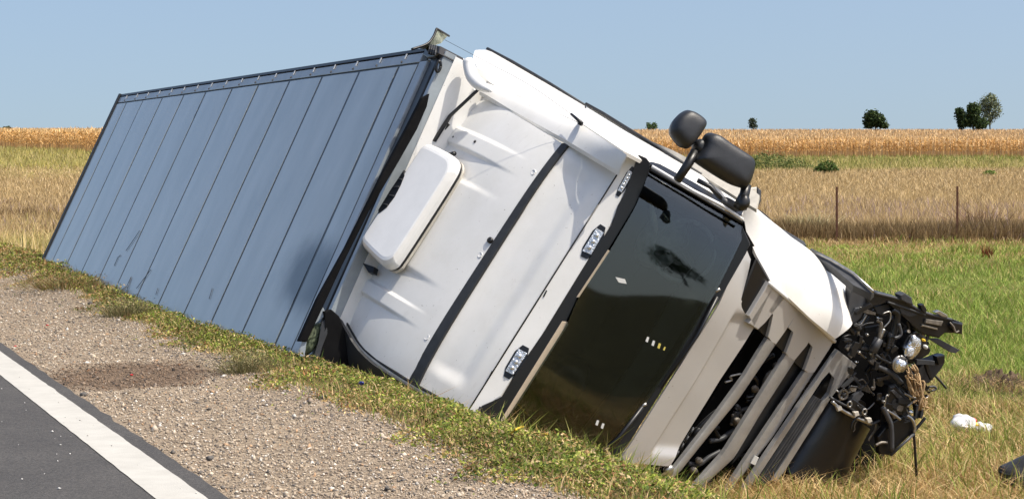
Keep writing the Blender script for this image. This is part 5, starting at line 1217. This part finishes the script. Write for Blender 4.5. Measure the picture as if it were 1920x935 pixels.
# plastic bag with a bit of print
bg = ground_at(1818, 808)
bD = bg.y
BPn = Vector((0.05, -0.75, 0.65)).normalized(); BP = Plane(bg + Vector((0, 0, 0.06)), BPn)
bag = root('plastic_bag', 'crumpled white plastic bag with red and yellow print lying in the dry grass', 'bag', tuple(bg))
def crumple(o, amp, fr):
    for v in o.data.vertices:
        v.co += Vector(noise.noise_vector(v.co * fr)) * amp
o = PILLOW('bag_body', [BP.hit(*p) for p in ((1784, 782), (1800, 779), (1822, 783), (1832, 796), (1828, 808), (1808, 810), (1790, 804), (1784, 794))], BPn, 0.07, 0.05, M['bag'], bag, rings=10, it=3); crumple(o, 0.035, 16)
o = PILLOW('bag_handle', [BP.hit(*p) for p in ((1828, 792), (1845, 797), (1858, 794), (1860, 808), (1850, 815), (1836, 808), (1826, 806))], BPn, 0.04, 0.03, M['bag'], bag, rings=8, it=3); crumple(o, 0.03, 18)
o = PILLOW('red_print', [BP.hit(*p, 0.055) for p in ((1821, 781), (1830, 784), (1833, 791), (1824, 789))], BPn, 0.012, 0.01, M['bag_red'], bag)
o = PILLOW('yellow_print', [BP.hit(*p, 0.05) for p in ((1822, 790), (1832, 791), (1838, 799), (1824, 797))], BPn, 0.012, 0.01, M['bag_yel'], bag)
# dark plastic wreck piece at the right edge
wg = ground_at(1910, 915)
WPn = Vector((-0.45, -0.75, 0.5)).normalized(); WQ = Plane(wg + Vector((0, 0, 0.12)), WPn)
wr = root('torn_bumper_piece', 'torn dark grey plastic piece lying at the right edge of the picture', 'debris', tuple(wg))
o = PILLOW('outer_shell', [WQ.hit(*p) for p in ((1871, 876), (1884, 868), (1925, 850), (1990, 830), (2010, 900), (1960, 945), (1915, 930), (1884, 902), (1873, 892))], WPn, 0.09, 0.08, mat('weathered_black_plastic', (0.05, 0.05, 0.055), 0.45, var=0.4, vscale=14, bump=0.2, bscale=60), wr, rings=10, it=2); crumple(o, 0.03, 6)
PILLOW('end_cap', [WQ.hit(*p, 0.05) for p in ((1871, 876), (1880, 871), (1886, 878), (1878, 886))], WPn, 0.02, 0.02, M['black'], wr)
TUBE('folded_edge', bez([WQ.hit(*p, 0.085) for p in ((1874, 884), (1890, 890), (1915, 888), (1950, 878), (1985, 866))], 6), [0.012] * 25, M['black'], wr, 6)
# thrown-up earth
def mound(label, px, py, rx, ry, h):
    g0 = ground_at(px, py); V = []; n = 44
    for j in range(n + 1):
        for i in range(n + 1):
            x = (i / n * 2 - 1); y = (j / n * 2 - 1); r = math.sqrt(x * x + y * y)
            X, Y = g0.x + x * rx, g0.y + y * ry
            zz = h * max(0, 1 - r ** 1.6) * (0.6 + 0.9 * abs(noise.noise(Vector((X * 5, Y * 4, 1))))) + 0.09 * noise.noise(Vector((X * 9, Y * 8, 2))) + 0.05 * noise.noise(Vector((X * 23, Y * 19, 2)))
            V.append((X, Y, gz(X, Y) + zz - 0.035 - 0.1 * max(0, r - 1)))
    F = [(j * (n + 1) + i, j * (n + 1) + i + 1, (j + 1) * (n + 1) + i + 1, (j + 1) * (n + 1) + i) for j in range(n) for i in range(n)]
    return tag(mesh('earth_mound', V, F, M['soil']), label, 'mound', 'earth thrown up by the crash')
mound('larger heap of churned dark earth in the ditch right of the broken headlamp', 1874, 722, 0.50, 0.65, 0.17)
weed('straw_litter', 'straw and torn grass strewn over the larger heap of dark earth', 'straw', 1870, 728, 220, 0.16, 0.25, [(0.45, 0.33, 0.17), (0.36, 0.26, 0.12)], 0.01, None, 0.9)
mound('low patch of churned dark earth at the right edge above the plastic bag', 1912, 752, 0.26, 0.3, 0.12)
mound('small spill of churned dark earth right under the broken headlamp', 1752, 742, 0.30, 0.40, 0.10)
# small litter
b_ = ground_at(677, 746) + Vector((0, 0, 0.09))
tag(PILLOW('blue_wrapper', [b_ + Vector((x, 0, z)) for x, z in ((-0.022, 0), (-0.012, 0.016), (0.01, 0.018), (0.024, 0.004), (0.008, -0.008))], (0, -1, 0.4), 0.014, 0.014, M['blue'], jit=0.003), 'small crumpled blue wrapper in the low green verge plants', 'wrapper')
yp = [ground_at(955, 838), ground_at(972, 826), ground_at(988, 820), ground_at(1003, 826), ground_at(1026, 838)]
ys_ = root('yellow_strap', 'torn bit of yellow strap lying on the green verge by the windscreen', 'strap', tuple(yp[2]))
TUBE('strap_band', bez([p + Vector((0, 0, 0.07 + 0.03 * (i == 2))) for i, p in enumerate(yp)], 6), 0.006, M['yellow'], ys_, 5)
PILLOW('strap_knot', [yp[2] + Vector((x, 0, 0.1 + z)) for x, z in ((-0.015, -0.01), (-0.01, 0.02), (0.008, 0.024), (0.016, 0.0))], (0, -1, 0.3), 0.012, 0.012, M['yellow'], ys_)
for i, (px, py, lab) in enumerate(((88, 612, 'red plastic chip upper one of the two on the gravel left'), (28, 652, 'red plastic chip beside the white line at the left edge'), (246, 706, 'red plastic chip in the dark damp patch'), (90, 618, None))):
    if not lab: continue
    p = ground_at(px, py) + Vector((0, 0, 0.014))
    tag(PILLOW('red_chip', [p + Vector((x, y, 0)) for x, y in ((-0.016, 0), (0, 0.02), (0.018, 0.006), (0.004, -0.016))], (0, -0.3, 1), 0.007, 0.006, M['red']), lab, 'chip', 'red plastic chips on the gravel')
for (px, py, s, lab) in ((155, 744, 0.028, 'dark stone at the near edge of the damp patch'), (392, 865, 0.024, 'dark grey stone on the pale gravel near the bottom')):
    p = ground_at(px, py) + Vector((0, 0, 0.015))
    tag(PILLOW('loose_stone', [p + Vector((x * s, y * s, 0)) for x, y in ((-1, 0), (-0.3, 0.7), (0.8, 0.6), (1.1, -0.2), (0.1, -0.7))], (0, 0, 1), 0.6 * s, 0.4 * s, mat('dark_stone', (0.14, 0.13, 0.12), 0.9, var=0.4, vscale=60), jit=0.003), lab, 'stone', 'loose dark stones')
